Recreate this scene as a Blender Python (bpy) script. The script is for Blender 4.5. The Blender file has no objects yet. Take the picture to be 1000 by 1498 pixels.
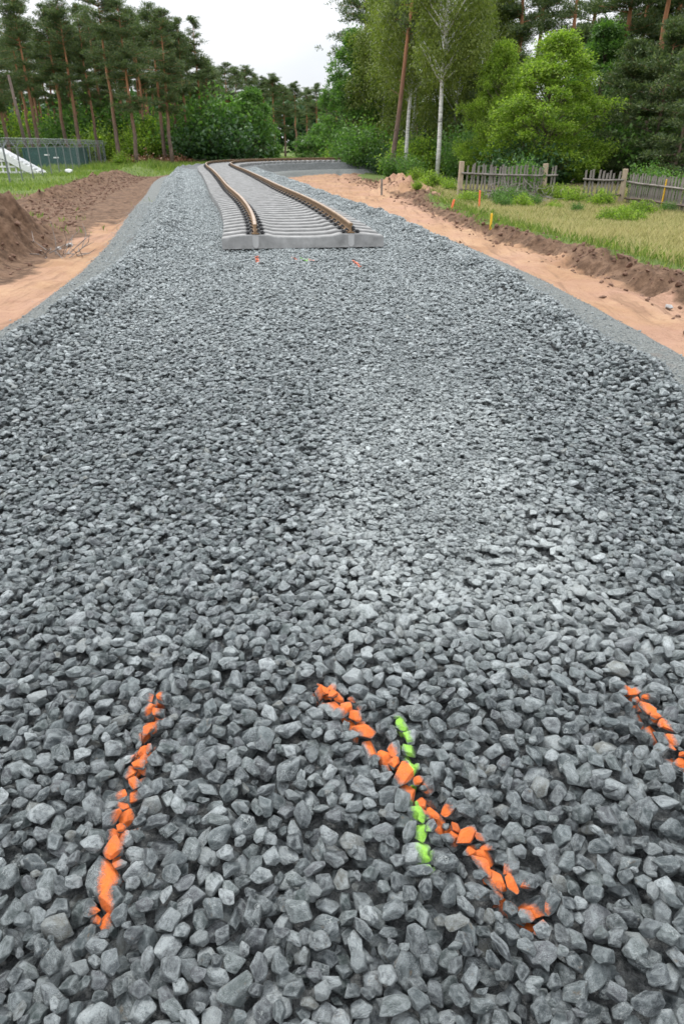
import bpy, math, random
import numpy as np
from mathutils import Vector, Matrix, Euler
R = math.radians
rng = np.random.default_rng(11); random.seed(11)
S = bpy.context.scene
# ------------------------------------------------------------------ camera
CAM_H = 1.56; FPX = 999.0; PITCH = math.atan(541 / 999)
cd = bpy.data.cameras.new('camera'); cam = bpy.data.objects.new('camera', cd)
S.collection.objects.link(cam); S.camera = cam
cam.location = (0, 0, CAM_H); cam.rotation_euler = (math.pi / 2 - PITCH, 0, 0)
cd.sensor_fit = 'VERTICAL'; cd.sensor_height = 36; cd.lens = 24.0; cd.clip_start = .05; cd.clip_end = 3000
cd.dof.use_dof = True; cd.dof.focus_distance = 1.9; cd.dof.aperture_fstop = 9
# ------------------------------------------------------------------ world and sun
SUN_EL, SUN_ROT = R(56), R(325)
w = bpy.data.worlds.new('World'); S.world = w; w.use_nodes = True
nt = w.node_tree; nt.nodes.clear()
def N(nt, t, **k):
    n = nt.nodes.new(t)
    for a, b in k.items():
        if a.startswith('_'):
            n.inputs[a[1:].replace('_', ' ')].default_value = b
        else: setattr(n, a, b)
    return n
def L(nt, a, b): nt.links.new(a, b)
out = N(nt, 'ShaderNodeOutputWorld'); bg = N(nt, 'ShaderNodeBackground'); bg.inputs[1].default_value = .60
sky = N(nt, 'ShaderNodeTexSky', sky_type='NISHITA', sun_disc=False, sun_elevation=SUN_EL, sun_rotation=SUN_ROT)
sk = N(nt, 'ShaderNodeVectorMath', operation='SCALE'); sk.inputs['Scale'].default_value = .10
L(nt, sky.outputs[0], sk.inputs[0])
tc = N(nt, 'ShaderNodeTexCoord'); sp = N(nt, 'ShaderNodeSeparateXYZ'); L(nt, tc.outputs['Generated'], sp.inputs[0])
el = N(nt, 'ShaderNodeMapRange'); el.inputs['From Min'].default_value = 0; el.inputs['From Max'].default_value = 1
el.inputs['To Min'].default_value = .94; el.inputs['To Max'].default_value = 3.4     # overcast sky: brighter overhead
L(nt, sp.outputs[2], el.inputs[0])
mp = N(nt, 'ShaderNodeMapping'); mp.inputs['Scale'].default_value = (1.5, 1.5, 5); L(nt, tc.outputs['Generated'], mp.inputs[0])
nz = N(nt, 'ShaderNodeTexNoise'); nz.inputs['Scale'].default_value = 1.6; nz.inputs['Detail'].default_value = 5
L(nt, mp.outputs[0], nz.inputs[0])
cr = N(nt, 'ShaderNodeValToRGB'); cr.color_ramp.elements[0].position = .3; cr.color_ramp.elements[0].color = (.74, .775, .83, 1)
cr.color_ramp.elements[1].position = .62; cr.color_ramp.elements[1].color = (.93, .935, .95, 1)
L(nt, nz.outputs[0], cr.inputs[0])
cs = N(nt, 'ShaderNodeVectorMath', operation='SCALE'); L(nt, cr.outputs[0], cs.inputs[0]); L(nt, el.outputs[0], cs.inputs['Scale'])
mx = N(nt, 'ShaderNodeMix', data_type='RGBA'); mx.inputs[0].default_value = .93
L(nt, sk.outputs[0], mx.inputs[6]); L(nt, cs.outputs[0], mx.inputs[7]); L(nt, mx.outputs[2], bg.inputs[0]); L(nt, bg.outputs[0], out.inputs[0])
sd = bpy.data.lights.new('sun', 'SUN'); sun = bpy.data.objects.new('sun', sd); S.collection.objects.link(sun)
sd.energy = 1.5; sd.angle = R(11); sd.color = (1, .97, .92)
sdir = Vector((math.sin(SUN_ROT) * math.cos(SUN_EL), math.cos(SUN_ROT) * math.cos(SUN_EL), math.sin(SUN_EL)))
sun.rotation_euler = sdir.to_track_quat('Z', 'Y').to_euler()
S.view_settings.view_transform = 'Standard'; S.view_settings.look = 'None'; S.view_settings.gamma = 1
S.view_settings.exposure = .82
S.cycles.max_bounces = 7; S.cycles.diffuse_bounces = 4; S.cycles.transmission_bounces = 4; S.cycles.glossy_bounces = 2
S.cycles.caustics_reflective = False; S.cycles.caustics_refractive = False

# ------------------------------------------------------------------ helpers
def ray(u, v):
    a = (u - 500) / FPX; b = (749 - v) / FPX
    return (a, math.cos(PITCH) + b * math.sin(PITCH), -math.sin(PITCH) + b * math.cos(PITCH))
def gp(u, v, z=0.0):                       # a point on the level plane z
    d = ray(u, v); t = (z - CAM_H) / d[2]; return d[0] * t, d[1] * t
def atY(u, v, Y):
    d = ray(u, v); t = Y / d[1]; return d[0] * t, Y, CAM_H + d[2] * t
def xat(u, Y, v=240): return atY(u, v, Y)[0]
def mesh(name, V, F, mat=None, smooth=False):
    me = bpy.data.meshes.new(name)
    if isinstance(F, np.ndarray) and F.ndim == 2:
        V = np.asarray(V, dtype=np.float32); n = F.shape[1]
        me.vertices.add(len(V)); me.vertices.foreach_set('co', V.ravel())
        me.loops.add(F.size); me.loops.foreach_set('vertex_index', F.astype(np.int32).ravel())
        me.polygons.add(len(F)); me.polygons.foreach_set('loop_start', np.arange(0, F.size, n, dtype=np.int32))
        me.update(calc_edges=True)
    else:
        me.from_pydata([tuple(map(float, v)) for v in V], [], [tuple(map(int, f)) for f in F])
    if smooth: me.polygons.foreach_set('use_smooth', np.ones(len(me.polygons), dtype=bool))
    if mat: me.materials.append(mat)
    return me
def link(name, me, parent=None, loc=(0, 0, 0), rz=0):
    o = bpy.data.objects.new(name, me); S.collection.objects.link(o)
    o.location = loc; o.rotation_euler = (0, 0, rz)
    if parent: o.parent = parent
    return o
def tag(o, label=None, cat=None, group=None, kind=None):
    for k, v in (('label', label), ('category', cat), ('group', group), ('kind', kind)):
        if v: o[k] = v
    return o
def copy_tree(o, parent=None):
    c = o.copy(); S.collection.objects.link(c); c.parent = parent
    for ch in o.children: copy_tree(ch, c)
    return c
class MB:
    def __init__(s): s.V = []; s.F = []
    def add(s, V, F):
        n = len(s.V); s.V += [tuple(v) for v in V]; s.F += [tuple(i + n for i in f) for f in F]
    def box(s, c, d, M=None):
        x, y, z = d[0] / 2, d[1] / 2, d[2] / 2
        V = [Vector((i * x, j * y, k * z)) for i in (-1, 1) for j in (-1, 1) for k in (-1, 1)]
        if M: V = [M @ v for v in V]
        c = Vector(c); s.add([v + c for v in V], [(0, 1, 3, 2), (4, 6, 7, 5), (0, 4, 5, 1), (2, 3, 7, 6), (0, 2, 6, 4), (1, 5, 7, 3)])
    def tube(s, P, r, n=6, cap=True):
        P = [Vector(p) for p in P]; rr = r if hasattr(r, '__len__') else [r] * len(P)
        V = []
        for i, p in enumerate(P):
            t = (P[min(i + 1, len(P) - 1)] - P[max(i - 1, 0)]).normalized()
            a = t.cross(Vector((0, 0, 1))) if abs(t.z) < .9 else t.cross(Vector((1, 0, 0)))
            a.normalize(); b = t.cross(a)
            V += [p + (a * math.cos(2 * math.pi * k / n) + b * math.sin(2 * math.pi * k / n)) * rr[i] for k in range(n)]
        F = [(i * n + k, i * n + (k + 1) % n, (i + 1) * n + (k + 1) % n, (i + 1) * n + k) for i in range(len(P) - 1) for k in range(n)]
        if cap: F += [tuple(range(n))[::-1], tuple(range((len(P) - 1) * n, len(P) * n))]
        s.add(V, F)
    def build(s, name, mat, parent=None, smooth=False, **k):
        return link(name, mesh(name, s.V, s.F, mat, smooth), parent, **k)

def _h(i, j, s): 
    n = (i * 374761393 + j * 668265263 + s * 1274126177) & 0xffffffff
    n = ((n ^ (n >> 13)) * 1274126177) & 0xffffffff
    return ((n ^ (n >> 16)) & 0xffff) / 65535.0
def vn(x, y, s=0):
    xi = np.floor(x).astype(np.int64); yi = np.floor(y).astype(np.int64); fx = x - xi; fy = y - yi
    fx = fx * fx * (3 - 2 * fx); fy = fy * fy * (3 - 2 * fy)
    return (_h(xi, yi, s) * (1 - fx) + _h(xi + 1, yi, s) * fx) * (1 - fy) + (_h(xi, yi + 1, s) * (1 - fx) + _h(xi + 1, yi + 1, s) * fx) * fy
def fbm(x, y, s=0, o=4):
    r = 0; a = .5
    for k in range(o): r = r + a * (vn(x, y, s + k) - .5); x = x * 2.03; y = y * 2.03; a *= .5
    return r                                   # about -0.5 .. 0.5
def sst(a, b, x): t = np.clip((x - a) / (b - a), 0, 1); return t * t * (3 - 2 * t)

# ------------------------------------------------------------------ materials
def mat(name):
    m = bpy.data.materials.new(name); m.use_nodes = True; nt = m.node_tree; nt.nodes.clear()
    o = N(nt, 'ShaderNodeOutputMaterial'); b = N(nt, 'ShaderNodeBsdfPrincipled'); L(nt, b.outputs[0], o.inputs[0])
    b.inputs['Roughness'].default_value = .8; b.inputs['Specular IOR Level'].default_value = .3
    return m, nt, b
def noise(nt, vec, sc, det=4, rough=.6):
    n = N(nt, 'ShaderNodeTexNoise'); n.inputs['Scale'].default_value = sc; n.inputs['Detail'].default_value = det; n.inputs['Roughness'].default_value = rough
    if vec: L(nt, vec, n.inputs['Vector'])
    return n.outputs[0]
def ramp(nt, f, st):
    c = N(nt, 'ShaderNodeValToRGB'); e = c.color_ramp.elements
    while len(e) < len(st): e.new(.5)
    for i, (p, col) in enumerate(st): e[i].position = p; e[i].color = (*col, 1) if hasattr(col, '__len__') else (col, col, col, 1)
    L(nt, f, c.inputs[0]); return c.outputs[0]
def mixc(nt, f, a, b, bt='MIX'):
    m = N(nt, 'ShaderNodeMix', data_type='RGBA', blend_type=bt)
    for s, i in ((f, 0), (a, 6), (b, 7)):
        if hasattr(s, 'is_output') or isinstance(s, bpy.types.NodeSocket): L(nt, s, m.inputs[i])
        elif i == 0: m.inputs[0].default_value = s
        else: m.inputs[i].default_value = (*s, 1)
    return m.outputs[2]
def math_(nt, op, a, b=0.0):
    m = N(nt, 'ShaderNodeMath', operation=op)
    for s, i in ((a, 0), (b, 1)):
        if isinstance(s, bpy.types.NodeSocket): L(nt, s, m.inputs[i])
        else: m.inputs[i].default_value = s
    return m.outputs[0]
def bump(nt, b, h, st, dist=.01):
    n = N(nt, 'ShaderNodeBump'); n.inputs['Strength'].default_value = st; n.inputs['Distance'].default_value = dist
    L(nt, h, n.inputs['Height']); L(nt, n.outputs[0], b.inputs['Normal']); return n
def attr(nt, name):
    a = N(nt, 'ShaderNodeAttribute'); a.attribute_name = name; return a
def wpos(nt): return N(nt, 'ShaderNodeNewGeometry').outputs['Position']
def ocoord(nt): return N(nt, 'ShaderNodeTexCoord').outputs['Object']
def simple(name, c1, c2, sc=6, rough=.8, bst=.3, bd=.01, metal=0, world=False, spec=.3):
    m, nt, b = mat(name); v = wpos(nt) if world else ocoord(nt)
    n = noise(nt, v, sc, 6); L(nt, ramp(nt, n, [(.3, c1), (.7, c2)]), b.inputs['Base Color'])
    b.inputs['Roughness'].default_value = rough; b.inputs['Metallic'].default_value = metal; b.inputs['Specular IOR Level'].default_value = spec
    if bst: bump(nt, b, noise(nt, v, sc * 4, 5), bst, bd)
    return m

# stone: slate greys, some green or purple, a few pale ones, dust, specks and pale veins
def stone_material():
    m, nt, b = mat('ballast_rock')
    pc = attr(nt, 'pco').outputs['Vector']; rnd = N(nt, 'ShaderNodeObjectInfo').outputs['Random']
    off = N(nt, 'ShaderNodeVectorMath', operation='MULTIPLY_ADD'); cmb = N(nt, 'ShaderNodeCombineXYZ')
    for i, k in enumerate((37.0, 91.0, 53.0)): L(nt, math_(nt, 'MULTIPLY', rnd, k), cmb.inputs[i])
    off.inputs[1].default_value = (1, 1, 1); L(nt, pc, off.inputs[0]); L(nt, cmb.outputs[0], off.inputs[2]); v = off.outputs[0]
    base = ramp(nt, rnd, [(0, (.020, .024, .028)), (.12, (.048, .062, .065)), (.22, (.028, .032, .038)), (.34, (.052, .070, .066)), (.46, (.092, .104, .112)),
        (.56, (.030, .038, .038)), (.66, (.080, .078, .088)), (.74, (.022, .027, .031)), (.83, (.125, .145, .150)), (.89, (.050, .068, .060)),
        (.94, (.20, .215, .22)), (.97, (.33, .34, .34)), (.985, (.13, .115, .085)), (1, (.060, .073, .078))])
    n1 = noise(nt, v, 1.5, 7, .68)
    c = mixc(nt, ramp(nt, n1, [(.42, 0.0), (.68, .6)]), base, (.20, .215, .222))
    n2 = noise(nt, v, 13, 4, .75); n5 = noise(nt, v, 34, 3, .7)
    pale = math_(nt, 'MULTIPLY', ramp(nt, math_(nt, 'FRACT', math_(nt, 'MULTIPLY', rnd, 7.77)), [(.55, 0.0), (.8, .45), (1, 1.0)]), ramp(nt, n1, [(.36, .12), (.56, 1.0)]))
    c = mixc(nt, pale, c, (.48, .50, .51))
    crust = math_(nt, 'MULTIPLY', ramp(nt, n5, [(.46, 0.0), (.60, 1.0)]), ramp(nt, noise(nt, v, 1.1, 4, .6), [(.44, .12), (.60, 1.0)]))
    c = mixc(nt, math_(nt, 'MULTIPLY', crust, .75), c, (.58, .60, .61))
    c = mixc(nt, math_(nt, 'MULTIPLY', ramp(nt, n2, [(.34, 1.0), (.46, 0.0)]), .7), c, (.022, .027, .031))
    stain = math_(nt, 'MULTIPLY', ramp(nt, noise(nt, v, 1.9, 4), [(.60, 0.0), (.70, .5)]), math_(nt, 'GREATER_THAN', math_(nt, 'FRACT', math_(nt, 'MULTIPLY', rnd, 29.7)), .86))
    c = mixc(nt, stain, c, (.20, .135, .08))
    vo = N(nt, 'ShaderNodeTexNoise'); vo.inputs['Scale'].default_value = .9; vo.inputs['Detail'].default_value = 3; L(nt, v, vo.inputs[0])
    vein = ramp(nt, math_(nt, 'ABSOLUTE', math_(nt, 'SUBTRACT', vo.outputs[0], .5)), [(0, 1.0), (.012, 0.0)])
    hv = math_(nt, 'GREATER_THAN', math_(nt, 'FRACT', math_(nt, 'MULTIPLY', rnd, 17.3)), .8)
    c = mixc(nt, math_(nt, 'MULTIPLY', math_(nt, 'MULTIPLY', vein, hv), .7), c, (.5, .51, .5))
    pt = ramp(nt, N(nt, 'ShaderNodeNewGeometry').outputs['Pointiness'], [(.50, 0.0), (.56, 1.0)])
    c = mixc(nt, math_(nt, 'MULTIPLY', pt, math_(nt, 'MULTIPLY', ramp(nt, n1, [(.3, .2), (.6, 1.0)]), .45)), c, (.33, .35, .355))
    # rock dust crushed onto the stones where machines ran, plus painted skylight farther along the bed
    W = wpos(nt); sx = N(nt, 'ShaderNodeSeparateXYZ'); L(nt, W, sx.inputs[0])
    dx = math_(nt, 'ABSOLUTE', math_(nt, 'SUBTRACT', sx.outputs[0], math_(nt, 'ADD', .46, math_(nt, 'MULTIPLY', sx.outputs[1], .012))))
    a1 = N(nt, 'ShaderNodeMapRange'); a1.interpolation_type = 'SMOOTHSTEP'; a1.inputs[1].default_value = .85; a1.inputs[2].default_value = .30; L(nt, dx, a1.inputs[0])
    a2 = N(nt, 'ShaderNodeMapRange'); a2.interpolation_type = 'SMOOTHSTEP'; a2.inputs[1].default_value = 1.55; a2.inputs[2].default_value = 2.3; L(nt, sx.outputs[1], a2.inputs[0])
    a3 = N(nt, 'ShaderNodeMapRange'); a3.interpolation_type = 'SMOOTHSTEP'; a3.inputs[1].default_value = 7.8; a3.inputs[2].default_value = 3.0; L(nt, sx.outputs[1], a3.inputs[0])
    dust_and_sky = math_(nt, 'MULTIPLY', math_(nt, 'MULTIPLY', a1.outputs[0], a2.outputs[0]), a3.outputs[0])
    far_sky = N(nt, 'ShaderNodeMapRange'); far_sky.interpolation_type = 'SMOOTHSTEP'; far_sky.inputs[1].default_value = 2.5; far_sky.inputs[2].default_value = 9; far_sky.inputs[4].default_value = .36; L(nt, sx.outputs[1], far_sky.inputs[0])  # paler with distance: stone tops catching the sky, painted into the colour
    dust_and_sky = math_(nt, 'MAXIMUM', dust_and_sky, far_sky.outputs[0])
    dn = noise(nt, W, 1.3, 4); dn2 = noise(nt, v, 3.5, 5)
    dust_and_sky = math_(nt, 'MULTIPLY', dust_and_sky, ramp(nt, dn, [(.36, .5), (.58, 1.0)]))
    dust_and_sky = math_(nt, 'MULTIPLY', dust_and_sky, ramp(nt, dn2, [(.35, .3), (.6, .92)]))
    dust_and_sky = math_(nt, 'MULTIPLY', dust_and_sky, ramp(nt, math_(nt, 'FRACT', math_(nt, 'MULTIPLY', rnd, 43.1)), [(0, .35), (.35, .8), (1, 1.0)]))
    c = mixc(nt, dust_and_sky, c, (.56, .575, .57))
    c = mixc(nt, 1.0, c, (.955, 1.0, 1.0), 'MULTIPLY')
    # sprayed paint
    pa = attr(nt, 'paint'); pn = noise(nt, W, 260, 4, .8)
    pf = math_(nt, 'ADD', pa.outputs['Alpha'], math_(nt, 'MULTIPLY', math_(nt, 'SUBTRACT', pn, .5), 1.3))
    pf = ramp(nt, pf, [(.25, 0.0), (.80, 1.0)])
    pf2 = math_(nt, 'MULTIPLY', pf, math_(nt, 'GREATER_THAN', pa.outputs['Alpha'], .02))
    c = mixc(nt, math_(nt, 'MULTIPLY', pf2, ramp(nt, noise(nt, W, 45, 5, .7), [(.3, .72), (.55, .97)])), c, pa.outputs['Color'])
    L(nt, c, b.inputs['Base Color']); L(nt, ramp(nt, n2, [(.3, .55), (.7, .85)]), b.inputs['Roughness'])
    hh = math_(nt, 'ADD', noise(nt, v, 4.5, 8, .72), math_(nt, 'MULTIPLY', n2, .25))
    bump(nt, b, hh, 1.0, .014)
    b.inputs['Specular IOR Level'].default_value = .22
    return m
M_stone = stone_material()

def ground_material():
    m, nt, b = mat('ground'); W = wpos(nt)
    A = lambda n: attr(nt, n).outputs['Fac']
    n1 = noise(nt, W, .7, 8); n2 = noise(nt, W, 6, 8, .65); n3 = noise(nt, W, 45, 4, .7); n4 = noise(nt, W, 2.2, 6, .6)
    sand = ramp(nt, n1, [(.32, (.25, .145, .085)), (.5, (.33, .205, .120)), (.68, (.40, .265, .165))])
    sand = mixc(nt, ramp(nt, n2, [(.42, 0.0), (.66, .45)]), sand, (.30, .165, .105))
    sand = mixc(nt, ramp(nt, noise(nt, W, .33, 6, .6), [(.45, 0.0), (.62, .75)]), sand, (.33, .20, .145))
    sand = mixc(nt, ramp(nt, noise(nt, W, 3.2, 7, .75), [(.54, 0.0), (.68, .6)]), sand, (.24, .13, .085))
    mt = N(nt, 'ShaderNodeMapping'); mt.inputs['Scale'].default_value = (3.2, .22, 1); mt.inputs['Rotation'].default_value = (0, 0, .12); L(nt, W, mt.inputs[0])
    trk = noise(nt, mt.outputs[0], 1.5, 7, .72); sand = mixc(nt, ramp(nt, trk, [(.50, 0.0), (.64, .75)]), sand, (.19, .115, .075))
    sand = mixc(nt, ramp(nt, noise(nt, W, 22, 3, .8), [(.60, 0.0), (.70, .7)]), sand, (.13, .08, .055))
    dirt = ramp(nt, n2, [(.3, (.034, .021, .014)), (.5, (.100, .060, .038)), (.72, (.20, .130, .086))])
    dirt = mixc(nt, ramp(nt, n4, [(.44, 0.0), (.68, .6)]), dirt, (.20, .125, .082))
    grass = ramp(nt, n2, [(.3, (.045, .075, .018)), (.6, (.12, .16, .045)), (.75, (.24, .22, .09))])
    grav = ramp(nt, n3, [(.3, (.05, .056, .054)), (.5, (.14, .15, .145)), (.7, (.27, .28, .27))])
    def bl(f, nn, k=.9): return ramp(nt, math_(nt, 'ADD', f, math_(nt, 'MULTIPLY', math_(nt, 'SUBTRACT', nn, .5), k)), [(.4, 0.0), (.6, 1.0)])
    c = mixc(nt, bl(A('sand'), n4), dirt, sand)
    c = mixc(nt, bl(A('grass'), n2), c, grass)
    c = mixc(nt, bl(A('grav'), n3, .5), c, grav)
    # dark churned lines and damp patches
    c = mixc(nt, math_(nt, 'MULTIPLY', ramp(nt, noise(nt, W, 1.1, 6, .7), [(.58, 0.0), (.72, 1.0)]), .35), c, (.13, .075, .05))
    L(nt, c, b.inputs['Base Color']); b.inputs['Roughness'].default_value = .95; b.inputs['Specular IOR Level'].default_value = .15
    h = math_(nt, 'ADD', math_(nt, 'ADD', math_(nt, 'MULTIPLY', n2, 1.0), math_(nt, 'MULTIPLY', trk, .7)), math_(nt, 'MULTIPLY', n3, .25))
    bump(nt, b, h, .9, .06)
    return m
M_ground = ground_material()
def gravel_flat(name, k=1.0):
    m, nt, b = mat(name); W = wpos(nt); n = noise(nt, W, 28, 5, .75); n2 = noise(nt, W, 5, 4)
    c = ramp(nt, n, [(.32, (.025 * k, .028 * k, .03 * k)), (.5, (.10 * k, .108 * k, .11 * k)), (.68, (.26 * k, .27 * k, .27 * k))])
    L(nt, c, b.inputs['Base Color']); bump(nt, b, math_(nt, 'ADD', n, math_(nt, 'MULTIPLY', n2, .5)), 1, .05); b.inputs['Roughness'].default_value = .9
    return m
M_bed = gravel_flat('fine_gravel')
M_conc = simple('concrete', (.17, .17, .167), (.30, .30, .295), 5, .9, .5, .004, world=True)
M_pocket = simple('pale_concrete', (.30, .30, .295), (.40, .40, .395), 6, .9, .3, .003)
M_conc2 = simple('tan_concrete', (.27, .21, .15), (.42, .34, .25), 4, .95, .6, .01)
M_rust = simple('rusty_steel', (.13, .080, .042), (.26, .165, .090), 9, .7, .4, .002)
M_head = simple('rail_top_steel', (.22, .15, .10), (.38, .29, .22), 7, .42, .2, .001, metal=.5, spec=.5)
M_clip = simple('black_clip_steel', (.012, .012, .013), (.03, .03, .032), 20, .5, 0)
M_wood = simple('weathered_wood', (.10, .088, .078), (.27, .245, .22), 3, .9, .6, .01)
M_wood2 = simple('dark_wood', (.07, .05, .04), (.17, .13, .11), 3, .9, .6, .01)
M_orange = simple('orange_paint', (.78, .13, .05), (.85, .22, .10), 8, .7, 0)
M_yellow = simple('yellow_paint', (.72, .42, .02), (.82, .5, .05), 8, .7, 0)
M_green = simple('green_sheet', (.008, .045, .040), (.016, .075, .064), 2, .5, .1, .01)
M_galv = simple('galvanised_steel', (.13, .145, .15), (.24, .26, .27), 8, .5, 0, metal=.4)
M_white = simple('white_paint', (.66, .67, .68), (.78, .78, .78), 3, .6, .1, .002)
M_dirt = simple('clod_earth', (.07, .04, .028), (.22, .13, .09), 8, .95, .6, .01)
def bark(name, c1, c2, c3=None, h1=4, h2=8):
    m, nt, b = mat(name); v = ocoord(nt); mp = N(nt, 'ShaderNodeMapping'); mp.inputs['Scale'].default_value = (6, 6, 1.2); L(nt, v, mp.inputs[0])
    n = noise(nt, mp.outputs[0], 1.6, 6, .7); c = ramp(nt, n, [(.35, c1), (.65, c2)])
    if c3:
        sp = N(nt, 'ShaderNodeSeparateXYZ'); L(nt, v, sp.inputs[0]); mr = N(nt, 'ShaderNodeMapRange'); mr.inputs[1].default_value = h1; mr.inputs[2].default_value = h2; L(nt, sp.outputs[2], mr.inputs[0])
        f = math_(nt, 'ADD', mr.outputs[0], math_(nt, 'MULTIPLY', math_(nt, 'SUBTRACT', n, .5), .8)); c = mixc(nt, ramp(nt, f, [(0, 0.0), (1, 1.0)]), c, c3)
    L(nt, c, b.inputs['Base Color']); b.inputs['Roughness'].default_value = .95; bump(nt, b, n, .8, .03); return m
M_pinebark = bark('pine_bark', (.09, .06, .048), (.20, .15, .125), (.38, .18, .095), 3.5, 10)
def birch_bark():
    m, nt, b = mat('birch_bark'); v = ocoord(nt); mp = N(nt, 'ShaderNodeMapping'); mp.inputs['Scale'].default_value = (1.5, 1.5, 7); L(nt, v, mp.inputs[0])
    n = noise(nt, mp.outputs[0], 1.3, 5, .7); L(nt, ramp(nt, n, [(.34, (.04, .035, .03)), (.44, (.5, .5, .48)), (.7, (.78, .78, .76))]), b.inputs['Base Color']); return m
M_birch = birch_bark(); M_treebark = bark('brown_bark', (.07, .055, .04), (.18, .14, .11))
def leafmat(name, stops, transl=.35, sc=.7):
    m, nt, b = mat(name); W = wpos(nt); ri = N(nt, 'ShaderNodeNewGeometry').outputs['Random Per Island']
    n = noise(nt, W, sc, 3); f = math_(nt, 'ADD', math_(nt, 'MULTIPLY', ri, .55), math_(nt, 'MULTIPLY', n, .5))
    c = ramp(nt, f, stops); L(nt, c, b.inputs['Base Color']); b.inputs['Roughness'].default_value = .55; b.inputs['Specular IOR Level'].default_value = .35
    t = N(nt, 'ShaderNodeBsdfTranslucent'); L(nt, mixc(nt, 1.0, c, (1.3, 1.5, .7), 'MULTIPLY'), t.inputs[0])
    ms = N(nt, 'ShaderNodeMixShader'); ms.inputs[0].default_value = transl; L(nt, b.outputs[0], ms.inputs[1]); L(nt, t.outputs[0], ms.inputs[2])
    o = [x for x in nt.nodes if x.type == 'OUTPUT_MATERIAL'][0]; L(nt, ms.outputs[0], o.inputs[0]); return m
M_pine = leafmat('pine_needles', [(.2, (.030, .052, .024)), (.45, (.060, .095, .038)), (.65, (.10, .14, .05)), (.85, (.17, .20, .075))], .25, 1.2)
M_birchleaf = leafmat('birch_leaves', [(.2, (.07, .10, .018)), (.5, (.125, .165, .032)), (.8, (.21, .25, .055))], .4)
M_leaf = leafmat('broad_leaves', [(.2, (.035, .085, .020)), (.5, (.075, .16, .034)), (.8, (.15, .26, .06))], .4)
M_leafb = leafmat('bright_leaves', [(.2, (.075, .13, .018)), (.5, (.16, .25, .032)), (.8, (.31, .40, .07))], .5)
M_leafd = leafmat('dark_leaves', [(.2, (.020, .055, .022)), (.5, (.040, .090, .032)), (.8, (.065, .13, .045))], .3)
M_gdry = leafmat('dry_grass_blades', [(.2, (.17, .17, .06)), (.45, (.36, .31, .16)), (.7, (.50, .43, .26)), (.9, (.42, .30, .20))], .3, .6)
M_ggreen = leafmat('green_grass_blades', [(.2, (.07, .12, .02)), (.5, (.13, .2, .035)), (.8, (.25, .29, .08))], .35, .35)
M_twig = simple('grey_twig', (.13, .11, .10), (.30, .27, .25), 5, .9, 0)
M_brownbrush = leafmat('dead_brown_leaves', [(.2, (.07, .03, .018)), (.5, (.16, .07, .035)), (.8, (.26, .14, .07))], .1)

# ------------------------------------------------------------------ track centre line (world) and the land
CP = np.array([(0.05, -8), (0, 0), (-.12, 5), (-.3, 8.5), (-.54, 12), (-1.03, 15), (-1.72, 19), (-2.65, 23), (-3.6, 28), (-4.6, 33), (-5.7, 38.5), (-6.9, 44), (-7.9, 49), (-8.6, 53.5),
      (-8.55, 58), (-7.3, 62), (-4.6, 65.5), (-1, 67.8), (3.5, 69.3), (10, 70.6), (20, 71.6), (45, 72.5), (90, 73)], float)
def spline(P, step=.5):
    out = []
    for i in range(len(P) - 1):
        p0 = P[max(i - 1, 0)]; p1 = P[i]; p2 = P[i + 1]; p3 = P[min(i + 2, len(P) - 1)]
        n = max(2, int(np.linalg.norm(p2 - p1) / step))
        for k in range(n):
            t = k / n; out.append(.5 * (2 * p1 + (p2 - p0) * t + (2 * p0 - 5 * p1 + 4 * p2 - p3) * t * t + (3 * p1 - p0 - 3 * p2 + p3) * t ** 3))
    out.append(P[-1]); return np.array(out)
CL = spline(CP)
for _ in range(45): CL[1:-1] = .25 * CL[:-2] + .5 * CL[1:-1] + .25 * CL[2:]
_seg = np.linalg.norm(np.diff(CL, axis=0), axis=1); CS = np.concatenate([[0], np.cumsum(_seg)])
i0 = np.argmin(abs(CL[:, 1])); CS -= CS[i0]                        # s = 0 beside the camera
def frame(s):
    x = np.interp(s, CS, CL[:, 0]); y = np.interp(s, CS, CL[:, 1])
    x2 = np.interp(s + .6, CS, CL[:, 0]); y2 = np.interp(s + .6, CS, CL[:, 1]); x1 = np.interp(s - .6, CS, CL[:, 0]); y1 = np.interp(s - .6, CS, CL[:, 1])
    th = np.arctan2(-(x2 - x1), y2 - y1); return x, y, th          # th: turn to the left of +y
def to_world(s, d):
    x, y, th = frame(s); return x + d * np.cos(th), y + d * np.sin(th), th
def sd(x, y):
    best = np.full(x.shape, 1e9); D = np.zeros(x.shape); SS = np.zeros(x.shape)
    for i in range(0, len(CL) - 1, 2):
        j = min(i + 2, len(CL) - 1); a = CL[i]; b = CL[j]; ab = b - a; l = ab @ ab
        t = np.clip(((x - a[0]) * ab[0] + (y - a[1]) * ab[1]) / l, 0, 1); px = x - a[0] - t * ab[0]; py = y - a[1] - t * ab[1]
        r = px * px + py * py; m = r < best; best = np.where(m, r, best)
        D = np.where(m, np.sqrt(r) * np.sign(px * ab[1] - py * ab[0]), D); SS = np.where(m, CS[i] + t * math.sqrt(l), SS)
    return SS, D
BW = 2.56                                                            # half width of the ballast bed
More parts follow.
